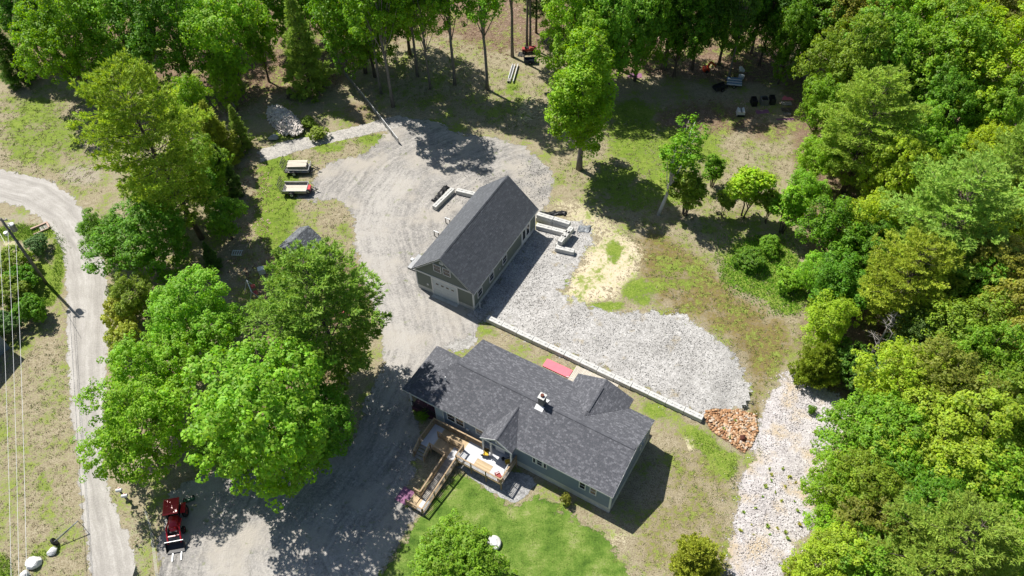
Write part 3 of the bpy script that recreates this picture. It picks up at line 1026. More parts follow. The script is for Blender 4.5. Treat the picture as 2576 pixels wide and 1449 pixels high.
# front windows
window(HO, (-17.2, 0, 2.15), X, (0, -1, 0), .8, 1.1)
window(HO, (-16.22, 0, 2.15), X, (0, -1, 0), .8, 1.1)
window(HO, (-13.95, 0, 2.35), X, (0, -1, 0), .7, .85)
window(HO, (-7.85, 0, 2.4), X, (0, -1, 0), .22, .85, sash=False)
window(HO, (-7.42, 0, 2.4), X, (0, -1, 0), .48, .85)
window(HO, (-6.73, 0, 2.4), X, (0, -1, 0), .22, .85, sash=False)
window(HO, (-3.07, 0, 2.2), X, (0, -1, 0), .5, 1.05)
window(HO, (-2.0, 0, 2.2), X, (0, -1, 0), .5, 1.05)
window(HO, (0, 6.2, 2.0), Y, (1, 0, 0), .8, 1.0)
# entry under the front gable
ED = MB().box(-11.9, -10.9, -.05, -.001, 1.05, 3.1).build('door', M_white, HO)
MB().box(-11.72, -11.08, -.062, -.051, 1.9, 2.95).build('pane', M_glass, ED)
for x in (-12.75, -11.9, -9.75):
    MB().box(x - .07, x + .07, FGY + .05, FGY + .19, 1.0, HE).build('porch_post', M_white, HO)
MB().box(FGL + .1, FGR - .1, FGY + .06, FGY + .18, HE - .2, HE + .0).build('porch_header', M_white, HO)
MB().box(-15.1, -14.85, -.12, -.001, 2.0, 2.2).build('wall_lamp', M_white, HO)
# deck, ramp and stairs
DK = thing('deck', 'timber deck with switchback ramp and railings along the house front', 'deck', HO.location, R(-31.71))
def board(x0, x1, y0, y1, z0, z1, m, nm='board', axis='x'):
    """one plank; z0 at the low end, z1 at the high end of the given axis"""
    mb = MB()
    t = .035
    if axis == 'x': zz = (z0, z1, z1, z0)
    else: zz = (z0, z0, z1, z1)
    P = list(zip((x0, x1, x1, x0), (y0, y0, y1, y1), zz))
    n = [(a, b, c - t) for a, b, c in P]
    mb.v = P + n
    mb.f = [(0, 1, 2, 3), (7, 6, 5, 4), (0, 4, 5, 1), (1, 5, 6, 2), (2, 6, 7, 3), (3, 7, 4, 0)]
    mb.t = [0] * 6
    return mb.build(nm, m, DK)
ZD, ZL, Z2, ZB = 1.0, .82, .6, .12
for y in np.arange(-2.8, -.02, .145):
    xl = -14.5 if y < -.5 else -13.05
    yb1 = min(y + .138, 0)
    if -2.5 < y < -1.65:
        board(xl, -12.9, y, yb1, ZD, ZD, M_deckg); board(-12.89, -11.2, y, yb1, ZD, ZD, M_deckt); board(-11.19, -9.6, y, yb1, ZD, ZD, M_deckg)
    else: board(xl, -9.6, y, yb1, ZD, ZD, M_deckg)
for x in np.arange(-17.4, -14.52, .145): board(x, x + .138, -1.56, -.5, ZL + (ZD - ZL) * (x + 17.4) / 2.9, ZL + (ZD - ZL) * (x + .138 + 17.4) / 2.9, M_deckt)
for x in np.arange(-18.5, -17.42, .145): board(x, x + .138, -3.0, -.5, ZL, ZL, M_deckg)
for x in np.arange(-17.4, -15.62, .145): board(x, x + .138, -2.92, -1.6, ZL - (ZL - Z2) * (x + 17.4) / 1.8, ZL - (ZL - Z2) * (x + .138 + 17.4) / 1.8, M_deckt)
for x in np.arange(-15.6, -14.52, .145): board(x, x + .138, -2.92, -1.6, Z2, Z2, M_deckg)
for y in np.arange(-7.2, -2.95, .145): board(-15.6, -14.5, y, y + .138, Z2 + (ZB - Z2) * (-2.95 - y) / 4.25, Z2 + (ZB - Z2) * (-2.95 - y - .138) / 4.25, M_greyw, axis='y')
for x in np.arange(-16.3, -14.52, .145): board(x, x + .138, -8.5, -7.22, ZB, ZB, M_deckt if x < -15.4 else M_deckg)
for k in range(4):
    MB().box(-18.5, -17.45, -3.28 - k * .27, -3.02 - k * .27, ZL - .2 * (k + 1), ZL - .2 * (k + 1) + .04).build('stair_tread', M_greyw, DK)
balu = MB().box(-.018, .018, -.018, .018, 0, .78).mesh('baluster', M_cedar)
postm = MB().box(-.05, .05, -.05, .05, 0, 1.0).mesh('post', M_cedar)
def rail(a, b, za, zb, post_a=True, post_b=True, down=0.0):
    a, b = Vector(a), Vector(b)
    L = (b - a).length
    n = max(1, round(L / 1.9))
    for i in range(n + 1):
        if (i == 0 and not post_a) or (i == n and not post_b): continue
        p = a.lerp(b, i / n)
        zf = za + (zb - za) * i / n
        o_ = link('post', postm, DK, (p.x, p.y, -.05), scale=(1, 1, zf + 1.1))
    pa, pb = Vector((a.x, a.y, za)), Vector((b.x, b.y, zb))
    MB().beam(pa + Z * .98, pb + Z * .98, .13, .04).build('hand_rail', M_cedar, DK)
    MB().beam(pa + Z * .9, pb + Z * .9, .04, .09).build('top_rail', M_cedar, DK)
    MB().beam(pa + Z * .12, pb + Z * .12, .04, .09).build('bottom_rail', M_cedar, DK)
    m = int(L / .13)
    for i in range(1, m):
        p = pa.lerp(pb, i / m)
        link('baluster', balu, DK, (p.x, p.y, p.z + .1))
rail((-18.55, -.5), (-13.1, -.5), ZL, ZD)
rail((-18.55, -.5), (-18.55, -3.0), ZL, ZL, post_a=False)
rail((-18.55, -3.0), (-18.55, -4.1), ZL, .1, post_a=False)
rail((-17.4, -3.0), (-17.4, -4.1), ZL, .1, post_a=False)
rail((-17.4, -1.58), (-14.5, -1.58), ZD - .12, ZD)
rail((-14.5, -1.58), (-14.5, -2.85), ZD, ZD, post_a=False)
rail((-14.5, -2.85), (-9.62, -2.85), ZD, ZD, post_a=False)
rail((-9.62, -2.85), (-9.62, -.1), ZD, ZD, post_a=False)
rail((-17.4, -2.95), (-15.62, -2.95), ZL, Z2)
rail((-15.62, -2.95), (-15.62, -7.2), Z2, ZB, post_a=False)
rail((-15.62, -7.2), (-16.3, -7.2), ZB, ZB, post_a=False)
rail((-14.5, -2.85), (-14.5, -8.5), Z2, ZB, post_a=False)
rail((-14.5, -8.5), (-16.3, -8.5), ZB, ZB, post_a=False)
fr = MB()
for x0, x1, y, z in ((-14.5, -9.6, -2.83, ZD), (-14.5, -9.6, -1.4, ZD), (-18.5, -17.4, -3.0, ZL), (-17.4, -14.5, -1.58, ZL)): fr.box(x0, x1, y - .02, y + .02, z - .24, z - .04)
for x, y0_, y1_, z in ((-9.62, -2.8, 0, ZD), (-14.48, -2.8, -.5, ZD), (-18.5, -3, -.5, ZL)): fr.box(x - .02, x + .02, y0_, y1_, z - .24, z - .04)
for x in (-15.6, -14.5): fr.beam((x, -2.95, Z2 - .14), (x, -8.5, ZB - .06), .04, .16)
fr.build('joist', M_cedar, DK)


def hp(x, y, z=0.0):
    """house-frame point to world"""
    return HO.matrix_basis @ Vector((x, y, z))


HZ = R(-31.71)
from math import cos, sin, pi

# ---- retaining walls
blk = {}


def block_mesh(L, w=.61, h=.6):
    if L in blk: return blk[L]
    import bmesh
    mb = MB().box(-L / 2, L / 2, -w / 2, w / 2, 0, h)
    for x in (-L / 4, L / 4): mb.box(x - .09, x + .09, -.09, .09, h - .01, h + .07, taper=.25)
    mb.box(-L / 2 + .15, L / 2 - .15, -.03, .03, h - .01, h + .025)
    me = mb.mesh('concrete_block', M_block)
    bm = bmesh.new()
    bm.from_mesh(me)
    es = [e for e in bm.edges if e.calc_length() > h * .9]
    bmesh.ops.bevel(bm, geom=es, offset=.03, segments=1, affect='EDGES')
    bm.to_mesh(me)
    bm.free()
    blk[L] = me
    return me


def wall_run(root, a, b, z=0.0, jit=.02):
    a, b = Vector(a), Vector(b)
    L = (b - a).length
    n = max(1, round(L / 1.85))
    l = round(L / n - .03, 2)
    an = math.atan2(b.y - a.y, b.x - a.x)
    for i in range(n):
        p = a.lerp(b, (i + .5) / n)
        link('concrete_block', block_mesh(l), root, (p.x + rnd.uniform(-jit, jit), p.y + rnd.uniform(-jit, jit), z), (0, 0, an + rnd.uniform(-.008, .008)))


rw = thing('retaining_wall', 'long straight retaining wall of white concrete blocks behind the house', 'wall')
wall_run(rw, WA, WB, .02)
rw2 = thing('retaining_wall', 'L-shaped white block wall left of the garage rear', 'wall')
c1 = at(1092, 524, .3); c2 = at(1140, 477, .3); c3 = at(1200, 492, .3)
wall_run(rw2, c1.xy, c2.xy, 0); wall_run(rw2, (c2.x + .45, c2.y - .25), c3.xy, 0)
rw3 = thing('retaining_wall', 'two-course block wall stepping down beside the right rear garage corner', 'wall')
a_, b_ = at(1349, 568, .3), at(1428, 588, .3)
wall_run(rw3, a_.xy, b_.xy, 0)
wall_run(rw3, at(1350, 545, .5).xy, at(1432, 572, .5).xy, .0)
wall_run(rw3, at(1352, 541, .9).xy, at(1434, 565, .9).xy, .62)
for px, py in ((1432, 583), (1424, 593), (1414, 604)):
    p = at(px, py, .9); link('concrete_block', block_mesh(1.2), rw3, (p.x, p.y, .62), (0, 0, R(58)))
wall_run(rw3, at(1430, 592, .3).xy, at(1402, 621, .3).xy, 0)
wall_run(rw3, at(1398, 624, .3).xy, at(1445, 635, .3).xy, 0)

# ---- riprap: every stone a part
RR = thing('riprap', 'apron of rounded orange riprap stones at the retaining wall end', 'riprap')
M_rip = N('riprap_stone', .85, .2)
oi = M_rip.n('ShaderNodeObjectInfo').outputs['Random']
nz = M_rip.noise(6, 3, .6)
M_rip.col(M_rip.ramp(M_rip.math('ADD', M_rip.math('MULTIPLY', oi, .75), M_rip.math('MULTIPLY', nz, .25)), [(.12, (.30, .15, .075)), (.4, (.46, .255, .13)), (.65, (.56, .37, .22)), (.9, (.55, .49, .42))]))
M_rip = M_rip.m
stones = [MB().lump((0, 0, 0), 1.0, seed=k, sub=1, flat=.6).mesh('stone', M_rip) for k in range(8)]
xs = [p[0] for p in RIP_W]; ys = [p[1] for p in RIP_W]
pts = []
tries = 0
while len(pts) < 300 and tries < 20000:
    tries += 1
    x, y = rnd.uniform(min(xs), max(xs)), rnd.uniform(min(ys), max(ys))
    if inside((x, y), RIP_W) < .1: continue
    if any((x - q[0]) ** 2 + (y - q[1]) ** 2 < .19 ** 2 for q in pts): continue
    pts.append((x, y))
for x, y in pts:
    s = rnd.uniform(.13, .22)
    link('stone', rnd.choice(stones), RR, (x, y, gz(x, y) + .06 + rnd.uniform(0, .05)), (rnd.uniform(-.4, .4), rnd.uniform(-.4, .4), rnd.uniform(0, 6.3)), (s * rnd.uniform(.9, 1.5), s, s))

# ---- loose gravel as real stones (uncountable)
def gravel(name, polys, dens, smin, smax, stops, seed, z=0):
    g = np.random.default_rng(seed)
    P = []
    for poly, d in polys:
        xs = np.array(poly)
        (x0, y0), (x1, y1) = xs.min(0), xs.max(0)
        n = int((x1 - x0) * (y1 - y0) * d)
        x, y = g.uniform(x0, x1, n), g.uniform(y0, y1, n)
        k = sdist(x, y, poly) + g.normal(0, .95, n) > .3
        k &= g.random(n) < .62 + .5 * np.sin(x * .55 + 1.9 * np.sin(y * .41 + 1)) * np.sin(y * .62 + 1.3 * np.sin(x * .33))
        P.append(np.stack([x[k], y[k]], -1))
    P = np.concatenate(P)
    n = len(P)
    s = g.uniform(smin, smax, n)
    base = np.array([[1, 0, 0], [0, 1, 0], [-1, 0, 0], [0, -1, 0], [0, 0, .8], [0, 0, -.5]])
    V = base[None] * g.uniform(.6, 1.25, (n, 6, 1)) * s[:, None, None]
    a = g.uniform(0, 6.28, n)
    ca, sa = np.cos(a)[:, None], np.sin(a)[:, None]
    tl = g.normal(0, .5, (n, 1))
    x, y, zz = V[..., 0] * 1.35, V[..., 1] * .8, V[..., 2]
    x, zz = x * np.cos(tl) - zz * np.sin(tl), x * np.sin(tl) + zz * np.cos(tl)
    W_ = np.stack([x * ca - y * sa, x * sa + y * ca, zz], -1)
    W_[..., 0] += P[:, None, 0]
    W_[..., 1] += P[:, None, 1]
    W_[..., 2] += (gz_np(P[:, 0], P[:, 1]) + s * .25 + .012)[:, None]
    f = np.array([[0, 1, 4], [1, 2, 4], [2, 3, 4], [3, 0, 4], [1, 0, 5], [2, 1, 5], [3, 2, 5], [0, 3, 5]])
    F = (np.arange(n)[:, None, None] * 6 + f[None]).reshape(-1, 3)
    nm = N(name + '_stone', .9, .2)
    nm.col(nm.ramp(nm.attr('tint'), stops))
    me = np_mesh(name, W_.reshape(-1, 3), F, nm.m, np.repeat(g.random(n), 8))
    return tag(link(name, me), kind='stuff')


gravel('gravel', [(PAD_W, 55)], 0, .022, .075, [(0, (.17, .165, .155)), (.3, (.36, .35, .335)), (.8, (.58, .57, .55)), (1, (.80, .79, .77))], 5)
gravel('gravel', [(SWALE_W, 60)], 0, .022, .085, [(0, (.20, .175, .17)), (.25, (.44, .41, .405)), (.75, (.70, .67, .665)), (1, (.84, .82, .815))], 6)
gravel('gravel', [(poly_w(NEG), 24)], 0, .035, .08, [(0, (.16, .155, .15)), (.4, (.32, .31, .30)), (1, (.55, .53, .50))], 8)

# ---------------------------------------------------------------- trees
def leaves_mesh(name, P, Nrm, S, tint, mat, g, aspect=.75):
    n = len(P)
    Nrm = Nrm / np.linalg.norm(Nrm, axis=1, keepdims=True)
    r = g.normal(size=(n, 3))
    A = np.cross(Nrm, r)
    A /= np.linalg.norm(A, axis=1, keepdims=True) + 1e-9
    B = np.cross(Nrm, A)
    h = (S * .5)[:, None]
    A, B = A * h, B * h * aspect
    V = np.stack([P - A, P - B + Nrm * h * .15, P + A, P + B + Nrm * h * .15], 1)
    F = np.arange(n * 4).reshape(n, 4)
    return np_mesh(name, V.reshape(-1, 3), F, mat, tint)


def broad(seed, h, r, z0, nl, ncl, per, leaf, cr=.62, lean=0.0, bark=None, spread=1.0, stems=1, lobe=(.34, .52), sparse=0.0, thin=1.0):
    g = np.random.default_rng(seed)
    pr = random.Random(seed)
    zc, rz = (h + z0) / 2, (h - z0) / 2
    lob = []
    for k in range(nl):
        for _ in range(30):
            d = g.normal(size=3)
            d /= np.linalg.norm(d)
            q = d * g.uniform(.35, .78)
            c = np.array([q[0] * r, q[1] * r, zc + q[2] * rz])
            if c[2] > z0 + .25 * (h - z0) * abs(math.hypot(q[0], q[1])): break
        R_ = r * g.uniform(*lobe)
        if all(np.linalg.norm((c - o_[0])) > .35 * r for o_ in lob) or k < 3: lob.append((c, R_))
    lob.append((np.array([0, 0, zc]), r * .55))
    C_, D_ = [], []
    per_l = np.array([o_[1] ** 2 for o_ in lob])
    per_l = np.maximum(1, (per_l / per_l.sum() * ncl * 1.5).astype(int))
    for (c, R_), m in zip(lob, per_l):
        d = g.normal(size=(m, 3))
        d[:, 2] += .25
        d /= np.linalg.norm(d, axis=1, keepdims=True)
        rad = R_ * (1 - np.abs(g.normal(0, .16, m)) + (g.random(m) < .14) * g.uniform(.05, .34, m))[:, None]
        p = c + d * rad * np.array([1, 1, min(1.25, rz / r)])
        C_.append(p)
        D_.append(d)
    C_, D_ = np.concatenate(C_), np.concatenate(D_)
    keep = np.ones(len(C_), bool)
    for c, R_ in lob:
        dd = np.linalg.norm(C_ - c, axis=1)
        keep &= ~((dd < R_ * .72) & (g.random(len(C_)) < .75))
    keep &= g.random(len(C_)) > sparse
    keep &= C_[:, 2] > max(.15, z0 * .8)
    C_, D_ = C_[keep], D_[keep]
    m = len(C_)
    k = g.poisson(per, m) + 2
    idx = np.repeat(np.arange(m), k)
    off = g.normal(0, 1, (len(idx), 3)) * np.array([1, 1, .7])
    off *= cr * .62 / (np.linalg.norm(off, axis=1, keepdims=True) + .35)
    P = C_[idx] + off
    un = off / (np.linalg.norm(off, axis=1, keepdims=True) + 1e-6)
    Nn = D_[idx] * .3 + un * .6 + np.array([-.2, .18, .65]) + g.normal(0, .32, (len(idx), 3))
    S = leaf * g.uniform(.65, 1.35, len(idx))
    tint = np.clip(.5 + .22 * g.normal(size=m)[idx] + .15 * g.normal(size=len(idx)), 0, 1)
    crown = leaves_mesh('crown', P, Nn, S, tint, M_leaf, g)
    mb = MB()
    tr = max(.05, .017 * h) * (.6 if bark is M_birch else 1) * thin
    for s_ in range(stems):
        an = 6.28 * s_ / stems
        ofs = Vector((math.cos(an), math.sin(an), 0)) * (.0 if stems == 1 else .12)
        tops = Vector((pr.gauss(0, .12 * r), pr.gauss(0, .12 * r), 0)) + ofs * (0 if stems == 1 else 6 * spread)
        pts = [ofs + tops * (t ** 1.5) + Vector((0, 0, -.2 + t * (zc + rz * .75))) + Vector((pr.gauss(0, .04), pr.gauss(0, .04), 0)) * (t * 6) for t in (0, .12, .3, .5, .7, .85, 1)]
        rr = [tr * 1.35, tr, tr * .85, tr * .7, tr * .5, tr * .32, tr * .12]
        if stems > 1: rr = [x * .6 for x in rr]
        mb.tube(pts, rr, 7)
        if s_ == 0: mains = pts
    for c, R_ in lob[:-1]:
        c = Vector(c)
        f = min(.9, max(.22, (c.z - (h - z0) * .22) / (zc + rz * .75) * .75))
        i = f * 6
        a = mains[int(i)].lerp(mains[min(6, int(i) + 1)], i - int(i))
        mid = a.lerp(c, .5) + Vector((0, 0, -.05 * (c - a).length))
        mb.tube([a, mid, c, c + (c - a).normalized() * R_ * .7], [tr * .38, tr * .26, tr * .15, tr * .05], 5)
    return crown, mb.mesh('trunk', bark or M_bark, True), (h, r)


def conifer(seed, h, r, z0, step, nb, prof, tuft, per_m, rise_, bark=None, blades=10, wid=.13, twig=.32, top=0.0):
    g = np.random.default_rng(seed)
    mb = MB()
    tr = .013 * h
    zs = [-.2, h * .15, h * .4, h * .7, h * .97]
    wob = g.normal(0, .04, (5, 2)) * h * .12
    wob[0] = 0
    pts = [Vector((wob[i][0], wob[i][1], zs[i])) for i in range(5)]
    mb.tube(pts, [tr * 1.3, tr, tr * .8, tr * .42, tr * .08], 7)
    def axis(z):
        return np.array([np.interp(z, zs, wob[:, 0]), np.interp(z, zs, wob[:, 1]), z])
    T, DIR, TT = [], [], []
    z = z0
    while z < h * .985:
        f = (z - z0) / (h - z0)
        L0 = r * prof(f)
        k = nb + g.integers(-1, 2)
        a0 = g.uniform(0, 6.28)
        for j in range(max(2, k)):
            L = L0 * g.uniform(.6, 1.12)
            if L < .15: continue
            az = a0 + 6.28 * j / k + g.normal(0, .25)
            el = rise_(f) + g.normal(0, .09)
            d = np.array([math.cos(az) * math.cos(el), math.sin(az) * math.cos(el), math.sin(el)])
            A = axis(z + g.uniform(-.25, .25) * step)
            bend = np.array([0, 0, g.uniform(.04, .16) * L * (1 if el >= 0 else .6)])
            n_t = max(3, int(L * per_m))
            t = 1 - (1 - top) * g.random(n_t) ** 1.25 * .78 if False else g.uniform(.22, 1, n_t) ** .8
            base = A + d * (L * t)[:, None] + bend * (t ** 2)[:, None]
            side = np.array([-math.sin(az), math.cos(az), 0.])
            w = g.uniform(-1, 1, n_t) * twig * L * np.clip(1.15 - t, .12, .75) * 1.4
            p = base + side * w[:, None] + d * (np.abs(w) * .45)[:, None]
            p[:, 2] += g.normal(0, .05, n_t)
            T.append(p)
            dd = d + side * np.sign(w)[:, None] * .75 + np.array([0, 0, .3])
            DIR.append(dd)
            TT.append(np.full(n_t, g.normal(0, .13)) + g.normal(0, .1, n_t) + (.14 * (t - .5)))
            e = Vector(A + d * L * .85 + bend * .7)
            m_ = Vector(A + d * L * .45 + bend * .2)
            mb.tube([Vector(A), m_, e], [tr * .26 * (1 - f * .6), tr * .17 * (1 - f * .6), .01], 4, cap=False)
        z += step * g.uniform(.75, 1.25)
    T, DIR, TT = np.concatenate(T), np.concatenate(DIR), np.concatenate(TT)
    DIR /= np.linalg.norm(DIR, axis=1, keepdims=True)
    m = len(T)
    idx = np.repeat(np.arange(m), blades)
    n = len(idx)
    ax = DIR[idx] + g.normal(0, .6, (n, 3))
    ax /= np.linalg.norm(ax, axis=1, keepdims=True)
    L = tuft * g.uniform(.6, 1.3, n)[:, None]
    sd_ = np.cross(ax, g.normal(0, .55, size=(n, 3)) + np.array([-.3, .25, .9]))
    sd_ /= np.linalg.norm(sd_, axis=1, keepdims=True) + 1e-9
    P0 = T[idx] + g.normal(0, .05, (n, 3))
    V = np.stack([P0, P0 + ax * L * .5 + sd_ * L * wid, P0 + ax * L, P0 + ax * L * .5 - sd_ * L * wid], 1)
    crown = np_mesh('crown', V.reshape(-1, 3), np.arange(n * 4).reshape(n, 4), M_needle, np.clip(.5 + TT[idx] + g.normal(0, .1, n), 0, 1))
    return crown, mb.mesh('trunk', bark or M_bark, True), (h, r)


pine_prof = lambda f: (.55 + .9 * f) if f < .35 else max(.05, .9 * (1 - ((f - .35) / .68) ** 2.2) + .05)
cone_prof = lambda f: max(.04, 1.0 - f * .96) * (.75 + .25 * min(1, f / .12))
PROTO = {
    'maple': [broad(101, 12, 4.6, 2.0, 26, 950, 36, .195), broad(102, 12, 4.6, 2.2, 24, 950, 36, .195), broad(103, 12, 4.6, 1.6, 30, 1050, 34, .19)],
    'tall': [broad(111, 15, 3.0, 5.6, 20, 620, 32, .2, bark=M_barkg, sparse=.42, thin=.62), broad(112, 15, 3.0, 6.0, 18, 560, 32, .2, bark=M_barkg, sparse=.45, thin=.62)],
    'column': [broad(121, 15, 3.2, 1.7, 30, 1000, 34, .19, bark=M_barkg)],
    'loose': [broad(131, 10, 3.6, 1.5, 26, 600, 30, .18, lobe=(.22, .38), sparse=.15), broad(132, 10, 3.6, 1.5, 28, 560, 30, .18, lobe=(.2, .36), sparse=.2)],
    'birch': [broad(141, 13, 1.9, 3.6, 26, 480, 13, .19, cr=.4, bark=M_birch, lobe=(.28, .5), sparse=.4)],
    'sapling': [broad(151, 5.5, 1.7, 1.6, 18, 420, 14, .17, cr=.32, stems=4, spread=.9, lobe=(.22, .4), sparse=.15), broad(152, 5.5, 1.7, 1.8, 16, 400, 14, .17, cr=.32, stems=2, spread=.7, lobe=(.24, .42))],
    'shrub': [broad(161, 2.6, 1.7, .0, 18, 460, 15, .15, cr=.26, stems=4), broad(162, 2.6, 1.7, .0, 16, 460, 15, .15, cr=.26, stems=4)],
    'pine': [conifer(171, 18, 5.4, 4.0, .62, 6, pine_prof, .34, 10.5, lambda f: .05 + .55 * f), conifer(172, 18, 5.4, 3.2, .6, 6, pine_prof, .34, 10.5, lambda f: .02 + .5 * f)],
    'spruce': [conifer(181, 12, 3.3, .7, .42, 7, cone_prof, .30, 11, lambda f: -.16 + .5 * f, wid=.13, twig=.26), conifer(182, 12, 3.3, .5, .42, 7, cone_prof, .30, 11, lambda f: -.2 + .55 * f, wid=.13, twig=.26)],
    'cedar': [conifer(191, 4.4, 2.3, .15, .2, 9, lambda f: max(.1, (1 - f ** 1.7)) * .95, .24, 16, lambda f: .25 + .9 * f, wid=.15, twig=.3)],
}
KIND = {'maple': ('maple_tree', 'tree'), 'tall': ('maple_tree', 'tree'), 'column': ('maple_tree', 'tree'), 'loose': ('broadleaf_tree', 'tree'), 'birch': ('birch_tree', 'tree'), 'sapling': ('sapling', 'sapling'), 'shrub': ('shrub', 'shrub'), 'pine': ('pine_tree', 'pine tree'), 'spruce': ('spruce_tree', 'spruce tree'), 'cedar': ('cedar_bush', 'bush')}
COL = {
    'mid': (.145, .325, .022), 'bright': (.215, .415, .026), 'lime': (.325, .470, .032), 'dark': (.095, .220, .024), 'pale': (.235, .425, .030),
    'pineG': (.185, .345, .055), 'olive': (.220, .330, .032), 'red': (.250, .285, .042), 'pine': (.265, .400, .066), 'pineY': (.310, .425, .052), 'pineD': (.115, .215, .048), 'yellow': (.360, .440, .075), 'cedar': (.280, .360, .040), 'blue': (.140, .270, .090)}
tc = {}


def tree(kind, px, py, anchor, h, r, col, label, tilt=None):
    pr_ = PROTO[kind]
    if kind in ('maple', 'loose', 'tall', 'column') and py < 270:
        h, r = h * (1.6 if kind == 'tall' else 1.28), r * {'column': 1.1, 'tall': 1.32}.get(kind, 1.42)
    elif px > 1990 and kind in ('maple', 'loose', 'pine'):
        r *= 1.12
    i = tc.get(kind, 0)
    tc[kind] = i + 1
    cm, tm_, (h0, r0) = pr_[i % len(pr_)]
    fr_ = {'pine': .62, 'spruce': .4, 'tall': .68, 'shrub': .5, 'cedar': .5}.get(kind, .58)
    p = at(px, py) if anchor == 'B' else at(px, py, h * fr_)
    nm, cat = KIND[kind]
    rz = rnd.uniform(0, 6.28)
    t = thing(nm, label, cat, (p.x, p.y, gz(p.x, p.y)))
    if tilt: t.rotation_euler = tilt
    sc = (r / r0, r / r0, h / h0)
    j = lambda: rnd.uniform(.86, 1.12)
    c = COL[col]
    link('trunk', tm_, t, (0, 0, 0), (0, 0, rz), sc)
    o_ = link('crown', cm, t, (0, 0, 0), (0, 0, rz), sc)
    k = j()
    o_.color = (c[0] * k * rnd.uniform(.95, 1.12), c[1] * k, c[2] * k * rnd.uniform(.8, 1.05), 1)
    return t


T = tree
# upper left woods and the roadside
T('maple', 150, 100, 'C', 13, 4.0, 'bright', 'bright green maple at the wood edge above the left grass field')
T('spruce', 28, 150, 'C', 10, 3.2, 'dark', 'dark evergreen beside the left frame edge above the grass field')
T('loose', 40, 20, 'C', 12, 3.6, 'mid', 'leafy tree in the extreme upper left corner of the wood')
T('maple', 290, 60, 'C', 14, 4.4, 'bright', 'broad maple rising behind the yellow-green pine by the road')
T('maple', 430, 62, 'C', 14, 4.2, 'mid', 'dense green maple between the yellow-green pine and the loose tall tree')
T('loose', 560, 70, 'C', 14, 4.2, 'bright', 'loose open crowned tree on the wood edge left of the tall spruce')
T('loose', 640, 80, 'C', 11, 2.3, 'bright', 'small bright tree touching the left flank of the tall spruce')
T('spruce', 785, 228, 'B', 15.5, 4.2, 'pine', 'tall conical spruce standing above the firewood pile')
T('pine', 508, 600, 'B', 24.5, 6.8, 'pineY', 'large yellow-green pine leaning over the road bend', (R(2), R(-3), 0))
T('maple', 355, 600, 'C', 10, 5.0, 'mid', 'spreading green tree overhanging the road below the large pine')
T('loose', 250, 590, 'C', 8, 2.8, 'mid', 'low leafy tree reaching furthest over the road bend')
T('maple', 455, 380, 'C', 7, 1.9, 'lime', 'small lime green tree at the right side of the large pine')
T('spruce', 545, 350, 'C', 10, 3.1, 'cedar', 'slim olive evergreen right of the large pine')
T('spruce', 565, 440, 'C', 8, 2.2, 'pineD', 'short dark evergreen shading the brown ground left of the trailers')
T('loose', 500, 470, 'C', 8, 2.6, 'mid', 'green understory tree beside the lower trunk of the large pine')
T('spruce', 530, 650, 'C', 4.5, 1.3, 'pineD', 'knee-high dark spruce at the foot of the large pine')
T('loose', 330, 740, 'C', 6.5, 2.6, 'olive', 'olive green tree between the road and the pallet')
T('shrub', 310, 780, 'C', 4.0, 2.2, 'yellow', 'yellow flowering shrub at the road edge, upper of two')
T('shrub', 315, 850, 'C', 4.0, 2.0, 'yellow', 'yellow flowering shrub at the road edge, lower of two')
T('maple', 480, 800, 'C', 10, 4.7, 'bright', 'bright green maple left of the middle pine')
T('pine', 802, 782, 'C', 18.5, 6.8, 'pineG', 'broad soft needled pine in front of the little shed')
T('maple', 735, 1165, 'B', 16, 6.9, 'pale', 'very large maple with pale flowering top beside the shaded driveway')
T('maple', 800, 1060, 'C', 10, 4.0, 'mid', 'dark green maple side hanging over the shaded driveway next to the house porch')
T('maple', 330, 1070, 'C', 12, 4.5, 'bright', 'yellow-green maple overhanging the straight road above the red tractor')
T('maple', 400, 930, 'C', 10, 4.2, 'bright', 'maple filling the row between road and the very large maple')
T('loose', 560, 1120, 'C', 8, 3.2, 'mid', 'lower maple bough tree over the stone patch above the tractor')
# bottom edge
T('maple', 1152, 1428, 'C', 6.5, 4.1, 'bright', 'round leafy tree cut by the bottom frame edge on the lawn')
T('cedar', 1752, 1402, 'C', 4.6, 2.4, 'cedar', 'round yellow-green cedar bush beside the pale gravel swale')
# top middle trunks
T('tall', 959, 235, 'B', 14, 2.8, 'mid', 'slim grey trunked maple first right of the long low fence')
T('tall', 989, 268, 'B', 15, 3.3, 'bright', 'thick grey trunked maple nearest the gravel path')
T('tall', 1051, 192, 'B', 14, 3.0, 'mid', 'tall maple on the leaf-strewn slope behind the slim trunk group')
T('tall', 1082, 223, 'B', 11, 2.3, 'bright', 'short slim maple at the middle of the trunk group')
T('tall', 1144, 213, 'B', 15.5, 3.2, 'mid', 'straight maple in the dry clearing, second from the aluminium stairs')
T('tall', 1226, 225, 'B', 15, 3.2, 'bright', 'maple with curved trunk and long shadow left of the aluminium stairs')
T('tall', 1289, 143, 'B', 16, 3.2, 'mid', 'maple standing at the upper end of the aluminium stairs')
T('tall', 1326, 123, 'B', 18, 2.6, 'dark', 'tall bare trunk tree behind the red ride-on machine, left of a pair')
T('tall', 1334, 120, 'B', 18.5, 2.6, 'dark', 'tall bare trunk tree behind the red ride-on machine, right of a pair')
T('column', 1457, 425, 'B', 19.5, 4.5, 'bright', 'full columnar maple in the open lawn above the garage')
T('maple', 1450, 60, 'C', 14, 3.9, 'bright', 'green maple directly behind the full columnar maple')
T('maple', 1545, 55, 'C', 14, 3.9, 'mid', 'deep green maple over the pink mat in the wood')
T('tall', 1559, 177, 'B', 14, 3.2, 'mid', 'thin trunk maple just left of the pink mat in the wood')
